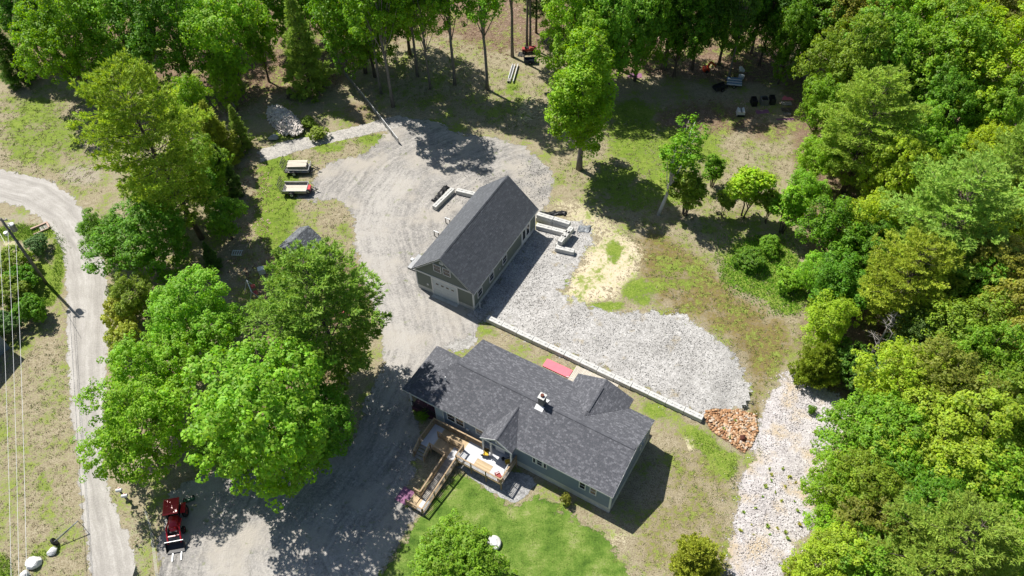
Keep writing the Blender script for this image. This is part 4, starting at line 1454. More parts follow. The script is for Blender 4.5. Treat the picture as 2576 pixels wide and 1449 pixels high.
T('tall', 1672, 173, 'B', 15.5, 4.2, 'mid', 'maple between the pink mat and the orange machine')
T('maple', 1770, 10, 'C', 14, 3.4, 'dark', 'dark maple behind the orange machine at the top edge')
T('tall', 1833, 197, 'B', 12, 2.4, 'dark', 'thin trunk maple among the stored equipment')
T('tall', 1890, 133, 'B', 14, 2.6, 'mid', 'dark trunk maple behind the stored white trailer')
T('loose', 1945, 25, 'C', 12, 2.6, 'dark', 'shadowed tree right of the stored equipment')
T('birch', 1657, 540, 'B', 14.5, 3.1, 'bright', 'leaning white birch on the shaded lawn', (R(-8), R(13), 0))
T('sapling', 1722, 540, 'B', 7.0, 2.6, 'olive', 'sparse bronze sapling clump just right of the leaning birch')
T('sapling', 1868, 545, 'B', 8.0, 3.1, 'lime', 'bright sapling clump in the middle of the sapling row')
T('sapling', 1965, 585, 'B', 7.5, 2.5, 'bright', 'single sapling nearest the tall green weeds')
T('sapling', 1816, 545, 'B', 4.2, 1.4, 'olive', 'smallest sapling left of the bright sapling clump')
# top left filler beyond
T('maple', 890, 20, 'C', 14, 4.0, 'mid', 'maple at the top frame edge just right of the tall spruce')
T('maple', 700, -30, 'C', 13, 3.6, 'mid', 'maple at the top frame edge behind the tall spruce')
T('maple', 1010, -25, 'C', 14, 3.8, 'mid', 'maple at the top frame edge behind the long low fence')
T('pine', 1350, -60, 'C', 15, 3.8, 'pineD', 'dark pine crown at the top frame edge behind the bare trunk pair')
# right-hand forest
T('loose', 2060, 40, 'C', 13, 4.0, 'mid', 'top edge tree where the equipment clearing meets the right forest')
T('maple', 2150, 60, 'C', 13, 3.6, 'red', 'bronze tinted maple near the top of the right forest')
T('maple', 2125, 160, 'C', 12, 3.4, 'olive', 'olive maple overhanging the white trailer from the right')
T('maple', 2240, 10, 'C', 14, 4.4, 'bright', 'bright maple at the top edge of the right forest, left of two')
T('maple', 2400, 10, 'C', 14, 4.6, 'lime', 'lime maple at the top edge of the right forest, centre')
T('maple', 2540, 40, 'C', 14, 4.4, 'red', 'reddish maple in the upper right corner')
T('maple', 2220, 140, 'C', 13, 4.2, 'bright', 'green maple behind the big upper pine of the right forest')
T('maple', 2350, 130, 'C', 14, 4.6, 'bright', 'full green maple up-slope from the big upper pine')
T('maple', 2500, 160, 'C', 14, 4.8, 'lime', 'wide lime maple at the right frame edge near the top')
T('loose', 2075, 255, 'C', 9, 2.4, 'bright', 'small bright tree against the junk bins at the forest edge')
T('pine', 2190, 310, 'C', 17, 5.8, 'pine', 'big upper pine with layered pale boughs at the forest edge')
T('maple', 2400, 270, 'C', 13, 4.2, 'mid', 'green maple right of the big upper pine')
T('maple', 2530, 300, 'C', 13, 4.2, 'bright', 'maple at the right frame edge level with the big upper pine')
T('loose', 2060, 400, 'C', 8, 2.6, 'pale', 'pale loose tree under the lower left boughs of the big upper pine')
T('maple', 2260, 440, 'C', 12, 3.8, 'lime', 'yellow-lime maple between the two big forest pines')
T('loose', 2110, 580, 'C', 11, 3.6, 'mid', 'open grown tree beside the tall green weeds')
T('loose', 2190, 560, 'C', 11, 3.4, 'lime', 'loose yellow-green tree at the left shoulder of the big lower pine')
T('pine', 2400, 560, 'C', 18, 6.4, 'pine', 'big lower pine with golden bough tips in the right forest')
T('pine', 2550, 440, 'C', 16, 4.6, 'pine', 'pine half cut by the right frame edge')
T('pine', 2290, 700, 'C', 14, 4.6, 'pineY', 'golden pine hanging toward the bare snag')
T('loose', 2120, 710, 'C', 9, 3.2, 'mid', 'tree with visible grey stems below the tall green weeds')
T('loose', 2090, 800, 'C', 8, 2.8, 'lime', 'light green forest edge tree above the golden cedar')
T('maple', 2510, 690, 'C', 13, 4.6, 'red', 'bronze leaved maple at the right frame edge, mid height')
T('maple', 2430, 830, 'C', 12, 4.2, 'olive', 'olive bronze maple right of the bare snag')
T('maple', 2550, 850, 'C', 12, 4.0, 'red', 'red-brown maple at the right frame edge below the bronze one')
T('cedar', 2060, 915, 'C', 5.5, 2.4, 'cedar', 'golden cedar bush at the upper corner of the pale gravel swale')
T('shrub', 2150, 920, 'C', 4.0, 2.6, 'dark', 'dark low shrub behind the golden cedar bush')
T('shrub', 2210, 960, 'C', 4.0, 2.6, 'blue', 'dull blue-green shrub beneath the bare snag')
T('maple', 2290, 960, 'C', 11, 4.0, 'lime', 'lime maple right above the swale corner')
T('maple', 2400, 990, 'C', 12, 4.4, 'red', 'large bronze topped maple in the lower right forest')
T('maple', 2530, 1010, 'C', 12, 4.4, 'olive', 'olive maple at the right frame edge in the lower forest')
T('maple', 2200, 1090, 'C', 10, 4.0, 'bright', 'vivid green maple on the forest edge across from the riprap')
T('maple', 2330, 1120, 'C', 11, 4.4, 'lime', 'lime crowned maple behind the vivid green forest edge maple')
T('maple', 2470, 1150, 'C', 12, 4.6, 'lime', 'wide lime maple in the lower right forest interior')
T('maple', 2190, 1210, 'C', 9, 3.4, 'olive', 'brownish maple beside the sandy swale margin')
T('maple', 2130, 1240, 'C', 7, 2.8, 'bright', 'low bright tree spilling onto the sandy swale margin')
T('maple', 2320, 1260, 'C', 10, 3.8, 'mid', 'mid green maple just above the bottom right pine')
T('maple', 2540, 1260, 'C', 11, 4.2, 'bright', 'green maple at the right frame edge above the bottom right pine')
T('maple', 2190, 1330, 'C', 8, 3.2, 'red', 'bronze shrubby maple left of the bottom right pine')
T('pine', 2400, 1390, 'C', 14, 5.0, 'pine', 'pale bushy pine in the bottom right corner')
T('maple', 2090, 1430, 'C', 7, 3.0, 'lime', 'lime sapling tree at the bottom edge of the swale')
T('loose', 2210, 1430, 'C', 8, 3.4, 'pale', 'pale leaved tree at the bottom edge left of the bottom right pine')
T('maple', 2560, 1440, 'C', 10, 3.8, 'bright', 'maple in the lowest right corner')
T('maple', 2130, 350, 'C', 9, 2.8, 'bright', 'bright tree hugging the left side of the big upper pine')
T('maple', 2330, 370, 'C', 11, 3.6, 'bright', 'maple in the dip between upper and lower pines')
T('maple', 2480, 390, 'C', 12, 3.6, 'lime', 'lime maple just up-slope of the big lower pine')
T('loose', 2030, 480, 'C', 7, 2.4, 'bright', 'small open tree at the forest edge right of the sapling row')
T('maple', 2200, 640, 'C', 9, 3.2, 'mid', 'green maple below the left boughs of the big lower pine')
T('maple', 2420, 730, 'C', 11, 3.6, 'mid', 'maple in shade below the big lower pine')
T('loose', 2060, 680, 'C', 7, 2.4, 'bright', 'light tree leaning over the tall green weeds')
T('maple', 2330, 840, 'C', 9, 3.0, 'pineD', 'dull dark tree behind the bare snag')
T('maple', 2470, 920, 'C', 12, 3.6, 'bright', 'bright maple between the bronze topped and the red-brown maples')
T('maple', 2580, 1130, 'C', 11, 3.8, 'bright', 'bright maple halved by the right frame edge in the lower forest')
T('maple', 2420, 1250, 'C', 10, 3.4, 'lime', 'lime maple touching the top of the bottom right pine')
T('loose', 2270, 1170, 'C', 9, 3.2, 'bright', 'loose tree between the brownish and the wide lime maples')
T('loose', 2105, 1330, 'C', 5, 2.2, 'bright', 'small leafy tree on the lower swale margin')
T('shrub', 2010, 1432, 'C', 2.2, 1.5, 'lime', 'small lime bush at the bottom edge on the swale side')
T('maple', 2570, 560, 'C', 12, 3.8, 'lime', 'lime maple at the right frame edge below the halved pine')
T('maple', 2000, -10, 'C', 13, 3.4, 'dark', 'dark maple at the top edge over the equipment clearing')
T('maple', 1630, -10, 'C', 13, 3.4, 'mid', 'maple at the top edge behind the pink mat trees')
T('maple', 1880, -20, 'C', 13, 3.4, 'mid', 'maple at the top edge right of the dark maple')
T('maple', 480, -40, 'C', 13, 3.4, 'mid', 'maple at the top edge behind the dense green maple')
T('maple', 210, -40, 'C', 13, 3.4, 'bright', 'maple at the top edge left of the broad maple')
T('loose', 90, 40, 'C', 12, 3.4, 'dark', 'shadowed tree between the corner tree and the wood edge maple')
T('maple', 570, 200, 'C', 7, 1.6, 'bright', 'small maple over the brown litter left of the tall spruce')
T('spruce', 600, 330, 'C', 7, 1.9, 'pine', 'young green spruce between the olive evergreen and the firewood pile')
T('maple', 400, 480, 'C', 9, 3.2, 'mid', 'green maple hidden below the boughs of the large pine')
T('loose', 560, 540, 'C', 7, 2.6, 'mid', 'loose understory tree right of the lower trunk of the large pine')
T('sapling', 1790, 470, 'B', 5.0, 1.8, 'mid', 'thin sapling between the birch clump and the smallest sapling')
T('sapling', 1925, 560, 'B', 5.5, 1.9, 'olive', 'low sapling between the bright clump and the sapling by the weeds')
T('maple', 520, 420, 'C', 9, 2.9, 'bright', 'bright broad tree between the large pine and the short dark evergreen')
T('loose', 480, 260, 'C', 9, 2.3, 'bright', 'green tree behind the right shoulder of the large pine')
T('maple', 915, 30, 'C', 14, 3.6, 'bright', 'bright maple behind the long low fence')
T('maple', 1615, 50, 'C', 13, 3.2, 'bright', 'bright maple above the pink mat between two thin trunks')
T('maple', 1720, 40, 'C', 13, 3.2, 'mid', 'maple just above the orange machine')
T('maple', 1840, 10, 'C', 13, 3.2, 'mid', 'maple above the rounded white tank')
T('maple', 1990, 95, 'C', 10, 2.2, 'mid', 'maple above the crumpled pink sheet')
T('maple', 790, -20, 'C', 13, 3.2, 'bright', 'bright maple at the top edge behind the spruce right side')
T('shrub', 1885, 650, 'C', 2.2, 1.8, 'mid', 'dark shrub rising from the left half of the tall weeds')
T('shrub', 1990, 700, 'C', 2.4, 1.9, 'bright', 'bright shrub rising from the right half of the tall weeds')
T('shrub', 1935, 620, 'C', 2.0, 1.5, 'bright', 'low bright shrub at the upper rim of the tall weeds')
# bush island at the left
T('shrub', 92, 612, 'C', 2.2, 1.5, 'blue', 'blue-green bush nearest the timber box by the road')
T('shrub', 30, 660, 'C', 3.2, 2.2, 'olive', 'olive bush under the power lines, upper of three')
T('shrub', 62, 700, 'C', 3.0, 1.8, 'mid', 'green bush at the foot of the utility pole')
T('shrub', 20, 740, 'C', 3.4, 2.3, 'olive', 'olive bush under the power lines, middle of three')
T('shrub', 72, 775, 'C', 3.2, 2.0, 'mid', 'green bush throwing a dark shadow below the utility pole')
T('shrub', 15, 815, 'C', 2.8, 1.9, 'blue', 'blue-green bush under the power lines, lowest of three')
T('shrub', 805, 345, 'B', 1.6, 1.4, 'pineY', 'low yellow-green bush right of the firewood pile')
T('shrub', 780, 320, 'B', 1.4, 1.2, 'olive', 'low olive bush touching the firewood pile')
T('shrub', 1422, 1262, 'B', 1.3, .6, 'red', 'small half bare bush on the dry grass below the house windows')
T('shrub', 1068, 1045, 'B', .8, .7, 'bright', 'small green bush in the shade under the porch rail')
T('shrub', 2040, 1035, 'B', .9, .5, 'mid', 'lone grassy plant near the top of the pale swale')

# bare snags
def snag(px, py, h, label, seed):
    p = at(px, py)
    sn = thing('dead_tree', label, 'dead tree', (p.x, p.y, 0))
    k_ = h / 7
    mb = MB()
    mb.tube([(0, 0, -.2), (.1, .05, 2.5 * k_), (.3, .2, 5 * k_), (.5, .3, h)], [.17, .13, .09, .03], 7)
    mb.build('trunk', M_dead, sn)
    g = random.Random(seed)
    for k in range(22):
        z = g.uniform(.25, .97) * h
        a = g.uniform(0, 6.28)
        L = g.uniform(.9, 2.4) * (1.15 - z / h * .8)
        b = Vector((.3 * z / h, .2 * z / h, z))
        e = b + Vector((cos(a) * L, sin(a) * L, g.uniform(-.3, .6)))
        mb2 = MB().tube([b, b.lerp(e, .5) + Vector((0, 0, .1)), e], [.05, .03, .008], 5)
        for q in range(4):
            s0 = b.lerp(e, g.uniform(.35, .9))
            mb2.tube([s0, s0 + Vector((g.gauss(0, .4), g.gauss(0, .4), g.uniform(-.1, .3)))], [.018, .006], 4)
        mb2.build('branch', M_dead, sn)


snag(2185, 905, 7.5, 'grey bare snag at the swale end of the right forest', 5)
snag(2270, 760, 9, 'bare snag poking out between the golden pine and the olive maple', 6)
snag(2105, 225, 11, 'pale bare snag at the left shoulder of the big upper pine', 7)
snag(590, 270, 6, 'thin dead tree on the brown litter left of the firewood pile', 8)

# ---- tall unmown weeds (uncountable blades) and swale weeds
def blades(name, polys, dens, hmin, hmax, colr, seed, wid=.05, soft=.25):
    g = np.random.default_rng(seed)
    P = []
    for poly in polys:
        xs = np.array(poly)
        (x0, y0), (x1, y1) = xs.min(0), xs.max(0)
        n = int((x1 - x0) * (y1 - y0) * dens)
        x, y = g.uniform(x0, x1, n), g.uniform(y0, y1, n)
        k = sdist(x, y, poly) + g.normal(0, soft, n) > 0
        P.append(np.stack([x[k], y[k], gz_np(x[k], y[k])], -1))
    P = np.concatenate(P)
    n = len(P)
    cl = np.sin(P[:, 0] * 1.7 + 1.3 * np.sin(P[:, 1] * 1.1)) * np.sin(P[:, 1] * 1.9 + P[:, 0] * .6)
    h = g.uniform(hmin, hmax, n) * (1 + .35 * cl)
    a = g.uniform(0, 6.28, n)
    s = np.stack([np.cos(a), np.sin(a), np.zeros(n)], -1) * wid
    ln = np.stack([g.normal(0, .35, n), g.normal(0, .35, n), np.ones(n)], -1) * h[:, None]
    V = np.stack([P - s, P + s, P + ln * .6 + s * .8, P + ln], 1)
    nm = N(name + '_blade', .6, .3)
    oc = nm.ramp(nm.attr('tint'), [(0, [c * .6 for c in colr]), (.5, colr), (1, [min(1, c * 1.35) for c in colr])])
    nm.col(oc)
    tr = nm.n('ShaderNodeBsdfTranslucent')
    nm.l(oc, tr.inputs[0])
    mx = nm.n('ShaderNodeMixShader', Fac=.35)
    nm.l(nm.b.outputs[0], mx.inputs[1])
    nm.l(tr.outputs[0], mx.inputs[2])
    nm.l(mx.outputs[0], nm.t.nodes['Material Output'].inputs[0])
    me = np_mesh(name, V.reshape(-1, 3), np.arange(n * 4).reshape(n, 4), nm.m, np.clip(.5 + .25 * cl + g.normal(0, .15, n), 0, 1))
    return tag(link(name, me), kind='stuff')


WEED = [(1850, 610), (1900, 590), (1960, 600), (2010, 650), (2030, 720), (2010, 795), (1945, 787), (1935, 752), (1880, 740), (1820, 702), (1803, 680)]
blades('tall_grass', [poly_w(WEED)], 60, .1, .45, (.26, .52, .045), 41, soft=1.6)
blades('tall_grass', [poly_w(ell(60, 585, 75, 22)), poly_w(ell(146, 650, 12, 66)), poly_w(ell(128, 742, 16, 36, rot=.6)), poly_w(ell(5, 1432, 34, 34)), poly_w(ell(98, 1398, 22, 12))], 110, .1, .3, (.16, .30, .03), 42, .03, .4)
blades('tall_grass', [poly_w(ell(1290, 222, 13, 6)), poly_w(ell(1845, 1190, 12, 46)), poly_w(ell(1905, 1090, 6, 60)), poly_w(ell(1780, 1115, 40, 14, rot=.7))], 70, .06, .22, (.17, .28, .04), 43, .03, .4)
def clumps(name, polys, dens, hmin, hmax, stops, seed, avoid=(), per=9, flat=False):
    g = np.random.default_rng(seed)
    P = []
    for poly in polys:
        xs = np.array(poly)
        (x0, y0), (x1, y1) = xs.min(0), xs.max(0)
        n = int((x1 - x0) * (y1 - y0) * dens)
        x, y = g.uniform(x0, x1, n), g.uniform(y0, y1, n)
        k = sdist(x, y, poly) + g.normal(0, .6, n) > 0
        for a in avoid: k &= sdist(x, y, a) < g.normal(-.1, .25, n)
        P.append(np.stack([x[k], y[k], gz_np(x[k], y[k])], -1))
    P = np.concatenate(P)
    m = len(P)
    if m == 0: return
    t0 = np.clip(g.normal(.5, .22, m) + .22 * np.sin(P[:, 0] * .35 + 1.7 * np.sin(P[:, 1] * .23)), 0, 1)
    idx = np.repeat(np.arange(m), per)
    n = len(idx)
    B = P[idx] + np.stack([g.normal(0, .13, n), g.normal(0, .13, n), np.zeros(n)], -1)
    a = g.uniform(0, 6.28, n)
    h = g.uniform(hmin, hmax, n)[:, None]
    sv = np.stack([np.cos(a), np.sin(a), np.zeros(n)], -1) * (h * .22 + .006)
    if flat:
        B[:, 2] += g.uniform(.01, .05, n)
        ln = np.stack([-np.sin(a), np.cos(a), g.normal(0, .3, n)], -1) * h
        sv = np.stack([np.cos(a), np.sin(a), g.normal(0, .3, n)], -1) * h * .35
    else:
        ln = np.stack([g.normal(0, .55, n), g.normal(0, .55, n), np.full(n, .8)], -1) * h
    V = np.stack([B - sv, B + sv, B + ln + sv * .4, B + ln - sv * .4], 1)
    nm = N(name + '_tone', .85, .15)
    nm.col(nm.ramp(nm.attr('tint'), stops))
    me = np_mesh(name, V.reshape(-1, 3), np.arange(n * 4).reshape(n, 4), nm.m, np.clip(t0[idx] + g.normal(0, .1, n), 0, 1))
    return tag(link(name, me), kind='stuff')


RECT = lambda c, rz, x0, x1, y0, y1: [((c[0] + x * math.cos(rz) - y * math.sin(rz)), (c[1] + x * math.sin(rz) + y * math.cos(rz))) for x, y in ((x0, y0), (x1, y0), (x1, y1), (x0, y1))]
AV = [poly_w(ROAD), DRIVE_W, PAD_W, SWALE_W, RIP_W, RECT(HO.location, HZ, -22.4, .1, -8.6, 12.4), RECT(G.location, R(-30.08), -7.5, .1, -.2, 14.3), poly_w(STONE), poly_w(LAWN), poly_w(PATH)]
GRS = [(0, (.50, .43, .29)), (.4, (.40, .35, .20)), (.55, (.26, .29, .08)), (1, (.13, .25, .03))]
clumps('dry_grass', [poly_w([(-40, 860), (60, 880), (170, 860), (190, 1120), (230, 1449), (230, 1500), (-40, 1500)])], 5, .04, .13, GRS, 71, AV)
clumps('dry_grass', [poly_w([(-60, 230), (120, 215), (240, 260), (260, 480), (180, 490), (60, 440), (-60, 420)])], 3.5, .05, .15, GRS, 72, AV)
clumps('dry_grass', [poly_w([(1380, 430), (1480, 230), (1700, 330), (1990, 340), (2020, 640), (2020, 860), (1950, 960), (1900, 1040), (1870, 940), (1700, 800), (1560, 600)])], 3.5, .05, .16, GRS, 73, AV)
clumps('dry_grass', [poly_w([(1560, 1300), (1680, 1090), (1800, 1110), (1890, 1160), (1850, 1449), (1600, 1449)])], 5, .04, .13, GRS, 74, AV)
clumps('dry_grass', [poly_w([(640, 400), (880, 320), (1000, 330), (900, 480), (890, 640), (640, 640)]), poly_w([(900, 200), (1120, 100), (1360, 180), (1400, 300), (1330, 340), (1050, 290)])], 3.5, .05, .15, GRS, 75, AV)
clumps('dry_grass', [poly_w([(262, 900), (290, 1050), (270, 1200), (340, 1330), (400, 1480), (350, 1480), (320, 1300), (262, 1180)])], 5, .05, .16, GRS, 76, AV[:2])
LAWN_ST = [(0, (.36, .35, .14)), (.25, (.20, .27, .06)), (.7, (.12, .22, .03)), (1, (.065, .15, .018))]
clumps('lawn_grass', [poly_w(LAWN)], 16, .03, .08, LAWN_ST, 77, (), 7)
clumps('leaf_litter', [poly_w([(450, 180), (900, 30), (1560, 0), (1990, 60), (1960, 210), (1560, 190), (1250, 140), (960, 110), (850, 220), (640, 300), (560, 340)]), poly_w(ell(1800, 290, 150, 50)), poly_w(ell(620, 560, 60, 190))], 3.2, .08, .18, [(0, (.13, .075, .045)), (.5, (.34, .22, .15)), (1, (.62, .48, .38))], 78, AV, 6, flat=True)
weed_m = []
for k in range(3):
    g = random.Random(60 + k)
    mb = MB()
    for q in range(26):
        a, e = g.uniform(0, 6.28), g.uniform(.3, 1.3)
        L = g.uniform(.12, .34)
        d = Vector((cos(a) * cos(e), sin(a) * cos(e), sin(e)))
        s = Vector((-sin(a), cos(a), 0)) * L * .22
        b = Vector((g.gauss(0, .06), g.gauss(0, .06), g.uniform(0, .15)))
        mb.quad(b, b + d * L * .5 + s, b + d * L, b + d * L * .5 - s, t=g.random())
    weed_m.append(mb.mesh('weed', M_leaf))
wp = [(1935, 1180), (1968, 1180), (1985, 1200), (1940, 1210), (1998, 1262), (1965, 1260), (1950, 1240), (1925, 1225), (1975, 1225), (2000, 1215), (1918, 1250), (1900, 1278), (1890, 1320), (1930, 1325), (1955, 1330), (1935, 1345), (1980, 1355), (1870, 1290), (1895, 1345), (2005, 1285), (2030, 1298), (1862, 1335), (1975, 1340), (2050, 1090), (1885, 1075), (1820, 1080), (1848, 1060), (1835, 1100), (1940, 1195), (2022, 1290), (2055, 1260), (2010, 1320)]
for i, (x, y) in enumerate(wp):
    p = ground(x, y)
    w = link('weed', weed_m[i % 3], None, p, (0, 0, rnd.uniform(0, 6)), [rnd.uniform(.5, 1.05)] * 3)
    w.color = (.30 * rnd.uniform(.8, 1.5), 4.4e-1, .07, 1)
    if 1800 < x < 1900 and y < 1115: tag(w, 'green weed sprouting between the orange riprap stones', 'weed', 'weeds in the riprap')
    elif y < 1115: tag(w, 'weed alone at the sandy upper edge of the pale swale', 'weed')
    else: tag(w, 'small green weed sprouting in the pale swale gravel', 'weed', 'weeds on the swale')
# ---------------------------------------------------------------- things about the yard
def wheel(parent, c, axis, r, w=.09, rim=M_whitemetal):
    wl = MB().ring(c, axis, r - w * .75, w * .75, 18, 8).build('wheel', M_rubber, parent, True)
    ax = Vector(axis).normalized()
    c = Vector(c)
    MB().tube([c - ax * w * .6, c + ax * w * .6], r * .6, 14).build('rim', rim, wl)
    MB().tube([c - ax * w * .9, c + ax * w * .9], r * .16, 10).build('hub', M_dark, wl)
    return wl


def trailer(px, py, ang, label, L=3.1, Wd=1.75, solid=True):
    p = ground(px, py)
    t = thing('utility_trailer', label, 'trailer', p, ang, 'small utility trailers parked on the grass edge')
    z = .5
    for i in range(11):
        y = -Wd / 2 + i * Wd / 11
        MB().box(-L / 2, L / 2, y + .004, y + Wd / 11 - .004, z - .04, z).build('bed_plank', M_pale if solid else M_greyw, t)
    f = MB()
    for sy in (-1, 1): f.box(-L / 2 - .03, L / 2 + .03, sy * Wd / 2 - .03, sy * Wd / 2 + .03, z - .12, z - .041)
    for sx in (-1, 1): f.box(sx * L / 2 - .03, sx * L / 2 + .03, -Wd / 2, Wd / 2, z - .119, z - .042)
    f.build('frame', M_dark, t)
    for sy in (-1, 1):
        s = MB()
        y = sy * (Wd / 2 + .01)
        s.box(-L / 2, L / 2, y - .03, y + .03, z + .36, z + .42)
        for x in (-L / 2 + .04, -L / 6, L / 6, L / 2 - .04): s.box(x - .025, x + .025, y - .025, y + .025, z - .04, z + .36)
        if solid: s.box(-L / 2 + .05, L / 2 - .05, y - .012, y + .012, z, z + .36)
        s.build('side_rail', M_steel, t)
        wheel(t, (-.35, sy * (Wd / 2 + .17), .33), (0, 1, 0), .33)
        fd = MB()
        for k in range(7):
            a0, a1 = pi * k / 7, pi * (k + 1) / 7
            fd.quad(*[(-.35 + cos(a) * .4, sy * (Wd / 2 + .17) + dy, .34 + sin(a) * .4) for a, dy in ((a0, -.12), (a1, -.12), (a1, .12), (a0, .12))])
        fd.build('fender', M_black, t)
    h = MB().box(L / 2 - .03, L / 2 + .03, -Wd / 2, Wd / 2, z + .36, z + .42)
    if solid: h.box(L / 2 - .012, L / 2 + .012, -Wd / 2, Wd / 2, z, z + .36)
    h.build('front_rail', M_steel, t)
    tg = MB()
    for sy in (-1, 1): tg.beam((L / 2, sy * Wd * .42, z - .1), (L / 2 + 1.15, 0, z - .1), .07)
    tg.box(L / 2 + .95, L / 2 + 1.3, -.05, .05, z - .14, z - .03).tube([(L / 2 + 1.0, .05, .02), (L / 2 + 1.0, .05, z + .25)], .035, 8)
    tg.build('tongue', M_dark, t)
    gt = MB()
    x = -L / 2 - .06
    for y in np.linspace(-Wd / 2, Wd / 2, 6): gt.beam((x, y, z - .02), (x - .3, y, z + 1.3), .035)
    for k in (0, .5, 1): gt.beam((x - .3 * k, -Wd / 2, z - .02 + 1.32 * k), (x - .3 * k, Wd / 2, z - .02 + 1.32 * k), .04)
    gt.build('ramp_gate', M_dark, t)
    gm = MB()
    for k in np.linspace(.06, .95, 14): gm.beam((x - .3 * k, -Wd / 2, z + 1.32 * k), (x - .3 * k, Wd / 2, z + 1.32 * k), .012)
    tag(gm.build('gate_mesh', M_dark, t), kind='stuff')
    return t


ta = R(-2)
t1 = trailer(752, 430, R(-3), 'upper trailer loaded with a stack of timber boards', solid=False)
t2 = trailer(746, 482, R(-2), 'lower trailer with an empty plank bed and red tool box')
MB().box(1.62, 1.95, -.5, .35, .5, .85).build('tool_box', M_red, t2)
wheel(t2, (1.75, -.75, .72), (.2, 1, .2), .3)
ls = thing('lumber_stack', 'stack of sawn boards lying on the upper trailer', 'lumber', t1.location, R(-3))
g = random.Random(3)
for lay in range(6):
    for i in range(5):
        y = -.62 + i * .26
        x0 = -1.25 + g.uniform(-.12, .12)
        m = Matrix.Rotation(g.uniform(-.012, .012) + (.04 if lay > 3 else 0), 4, 'Z')
        MB().box(x0, x0 + 2.45, y, y + .22, .52 + lay * .13, .52 + lay * .13 + .09, m).build('board', M_pale if lay > 3 else M_greyw, ls)

# shed
sp = at(760, 640)
SH = thing('shed', 'little grey shingled shed half hidden by the middle pine', 'shed', (sp.x, sp.y, 0), R(-33))
MB().box(-1.5, 1.5, -1.9, 1.9, -.1, 1.9).build('wall', M_greyw, SH)
srf = MB()
for sx, e0, zz in ((-1, -1.75, 1.75), (1, 1.9, 1.65)):
    n = len(srf.v)
    srf.v += [(0, -2.1, 2.95), (0, 2.1, 2.95), (e0, 2.1, zz), (e0, -2.1, zz), (0, -2.1, 2.87), (0, 2.1, 2.87), (e0, 2.1, zz - .08), (e0, -2.1, zz - .08)]
    for f in ((0, 1, 2, 3), (7, 6, 5, 4), (0, 3, 7, 4), (1, 5, 6, 2), (2, 6, 7, 3)): srf.f.append(tuple(n + i for i in f)); srf.t.append(0)
SR = srf.build('roof', M_roof, SH)
M_shs = shingle_mat('pale_shingle', (.10, .108, .118), (.26, .28, .30), False)
M_shsp = shingle_mat('pale_shingle_piece', (.10, .108, .118), (.26, .28, .30), True)
mb, sg = MB(), []
s = Vector((1.75, 0, 1.2)); slope_shingles(mb, sg, (-1.75, 2.1, 1.78), (0, -1, 0), s, [(0, 0), (4.2, 0), (4.2, s.length), (0, s.length)], row=.145, tab=.25, seed=51, max_single=300)
s = Vector((-1.9, 0, 1.3)); slope_shingles(mb, sg, (1.9, -2.1, 1.68), (0, 1, 0), s, [(0, 0), (4.2, 0), (4.2, s.length), (0, s.length)], row=.145, tab=.25, seed=52, max_single=300)
if mb.v: tag(mb.build('shingle_field', M_shs, SR), kind='stuff')
shingle_objects(sg, M_shsp, SR)
lt = MB().box(1.55, 3.2, -1.8, 1.8, 0, .9).build('lean_to', M_greyw, SH)
lm = MB()
for y in np.arange(-2.0, 2.0, .25):
    lm.quad((1.75, y, 1.62), (1.75, y + .125, 1.67), (3.4, y + .125, 1.0), (3.4, y, .95)).quad((1.75, y + .125, 1.67), (1.75, y + .25, 1.62), (3.4, y + .25, .95), (3.4, y + .125, 1.0))
lm.build('metal_roof', M_dark, SH)

# firewood: the largest logs are parts
p = ground(719, 310)
FW = thing('firewood_pile', 'long heap of split grey firewood beside the gravel path', 'firewood', p, R(-52))
logm = []
for k in range(4):
    g = random.Random(90 + k)
    logm.append(MB().prism([(-.07, -.05), (.07, -.06 - g.random() * .03), (.09, .04), (0, .09), (-.08, .05)], -.2, .2).mesh('log', M_log))
g = random.Random(17)
nlog = 0
rest = MB()
for k in range(1500):
    a = g.uniform(-1, 1)
    b = g.uniform(-1, 1)
    if a * a + b * b * .9 > 1: continue
    x, y = a * 3.9, b * 1.65
    hgt = 1.3 * max(0, 1 - (a * a) ** 1.4 * .55 - b * b) + .08
    rot = (g.uniform(.9, 2.2), g.uniform(-.5, .5), g.uniform(0, 6.28))
    z = hgt + g.uniform(-.12, .06)
    if nlog < 300:
        link('log', logm[k % 4], FW, (x, y, z), rot, (g.uniform(.8, 1.25), g.uniform(.7, 1.15), g.uniform(1.0, 1.7)))
        nlog += 1
    else:
        m = Matrix.Translation((x, y, z - .07)) @ Matrix.Rotation(rot[2], 4, 'Z') @ Matrix.Rotation(rot[0], 4, 'X')
        rest.box(-.075, .075, -.06, .06, -.21, .21, m)
tag(rest.build('log_heap', M_log, FW), kind='stuff')
core = MB()
core.lump((0, 0, .0), (3.6, 1.4, 1.05), seed=3, sub=3, rough=.3)
core.build('core', M_bark, FW)
p = ground(735, 245)
BP = thing('brush_pile', 'small dark brush heap between the spruce and the firewood', 'brush pile', p)
mb = MB()
g = random.Random(22)
for k in range(70):
    a = g.uniform(0, 6.28)
    r_ = g.uniform(0, .7)
    c = Vector((r_ * cos(a), r_ * sin(a), g.uniform(.05, .5) * (1.1 - r_)))
    d = Vector((g.gauss(0, 1), g.gauss(0, 1), g.gauss(0, .4))).normalized() * g.uniform(.2, .5)
    mb.tube([c - d, c + d], [.04, .02], 5)
tag(mb.build('twigs', M_bark, BP), kind='stuff')


def boulder(px, py, r, mat, label, seed, rot=0):
    p = ground(px, py)
    b = MB().lump((0, 0, r * .35), (r, r * .75, r * .65), seed, 3, rough=.2).build('boulder', mat, None, loc=p, rot=(0, 0, rot))
    tag(b, label, 'boulder')


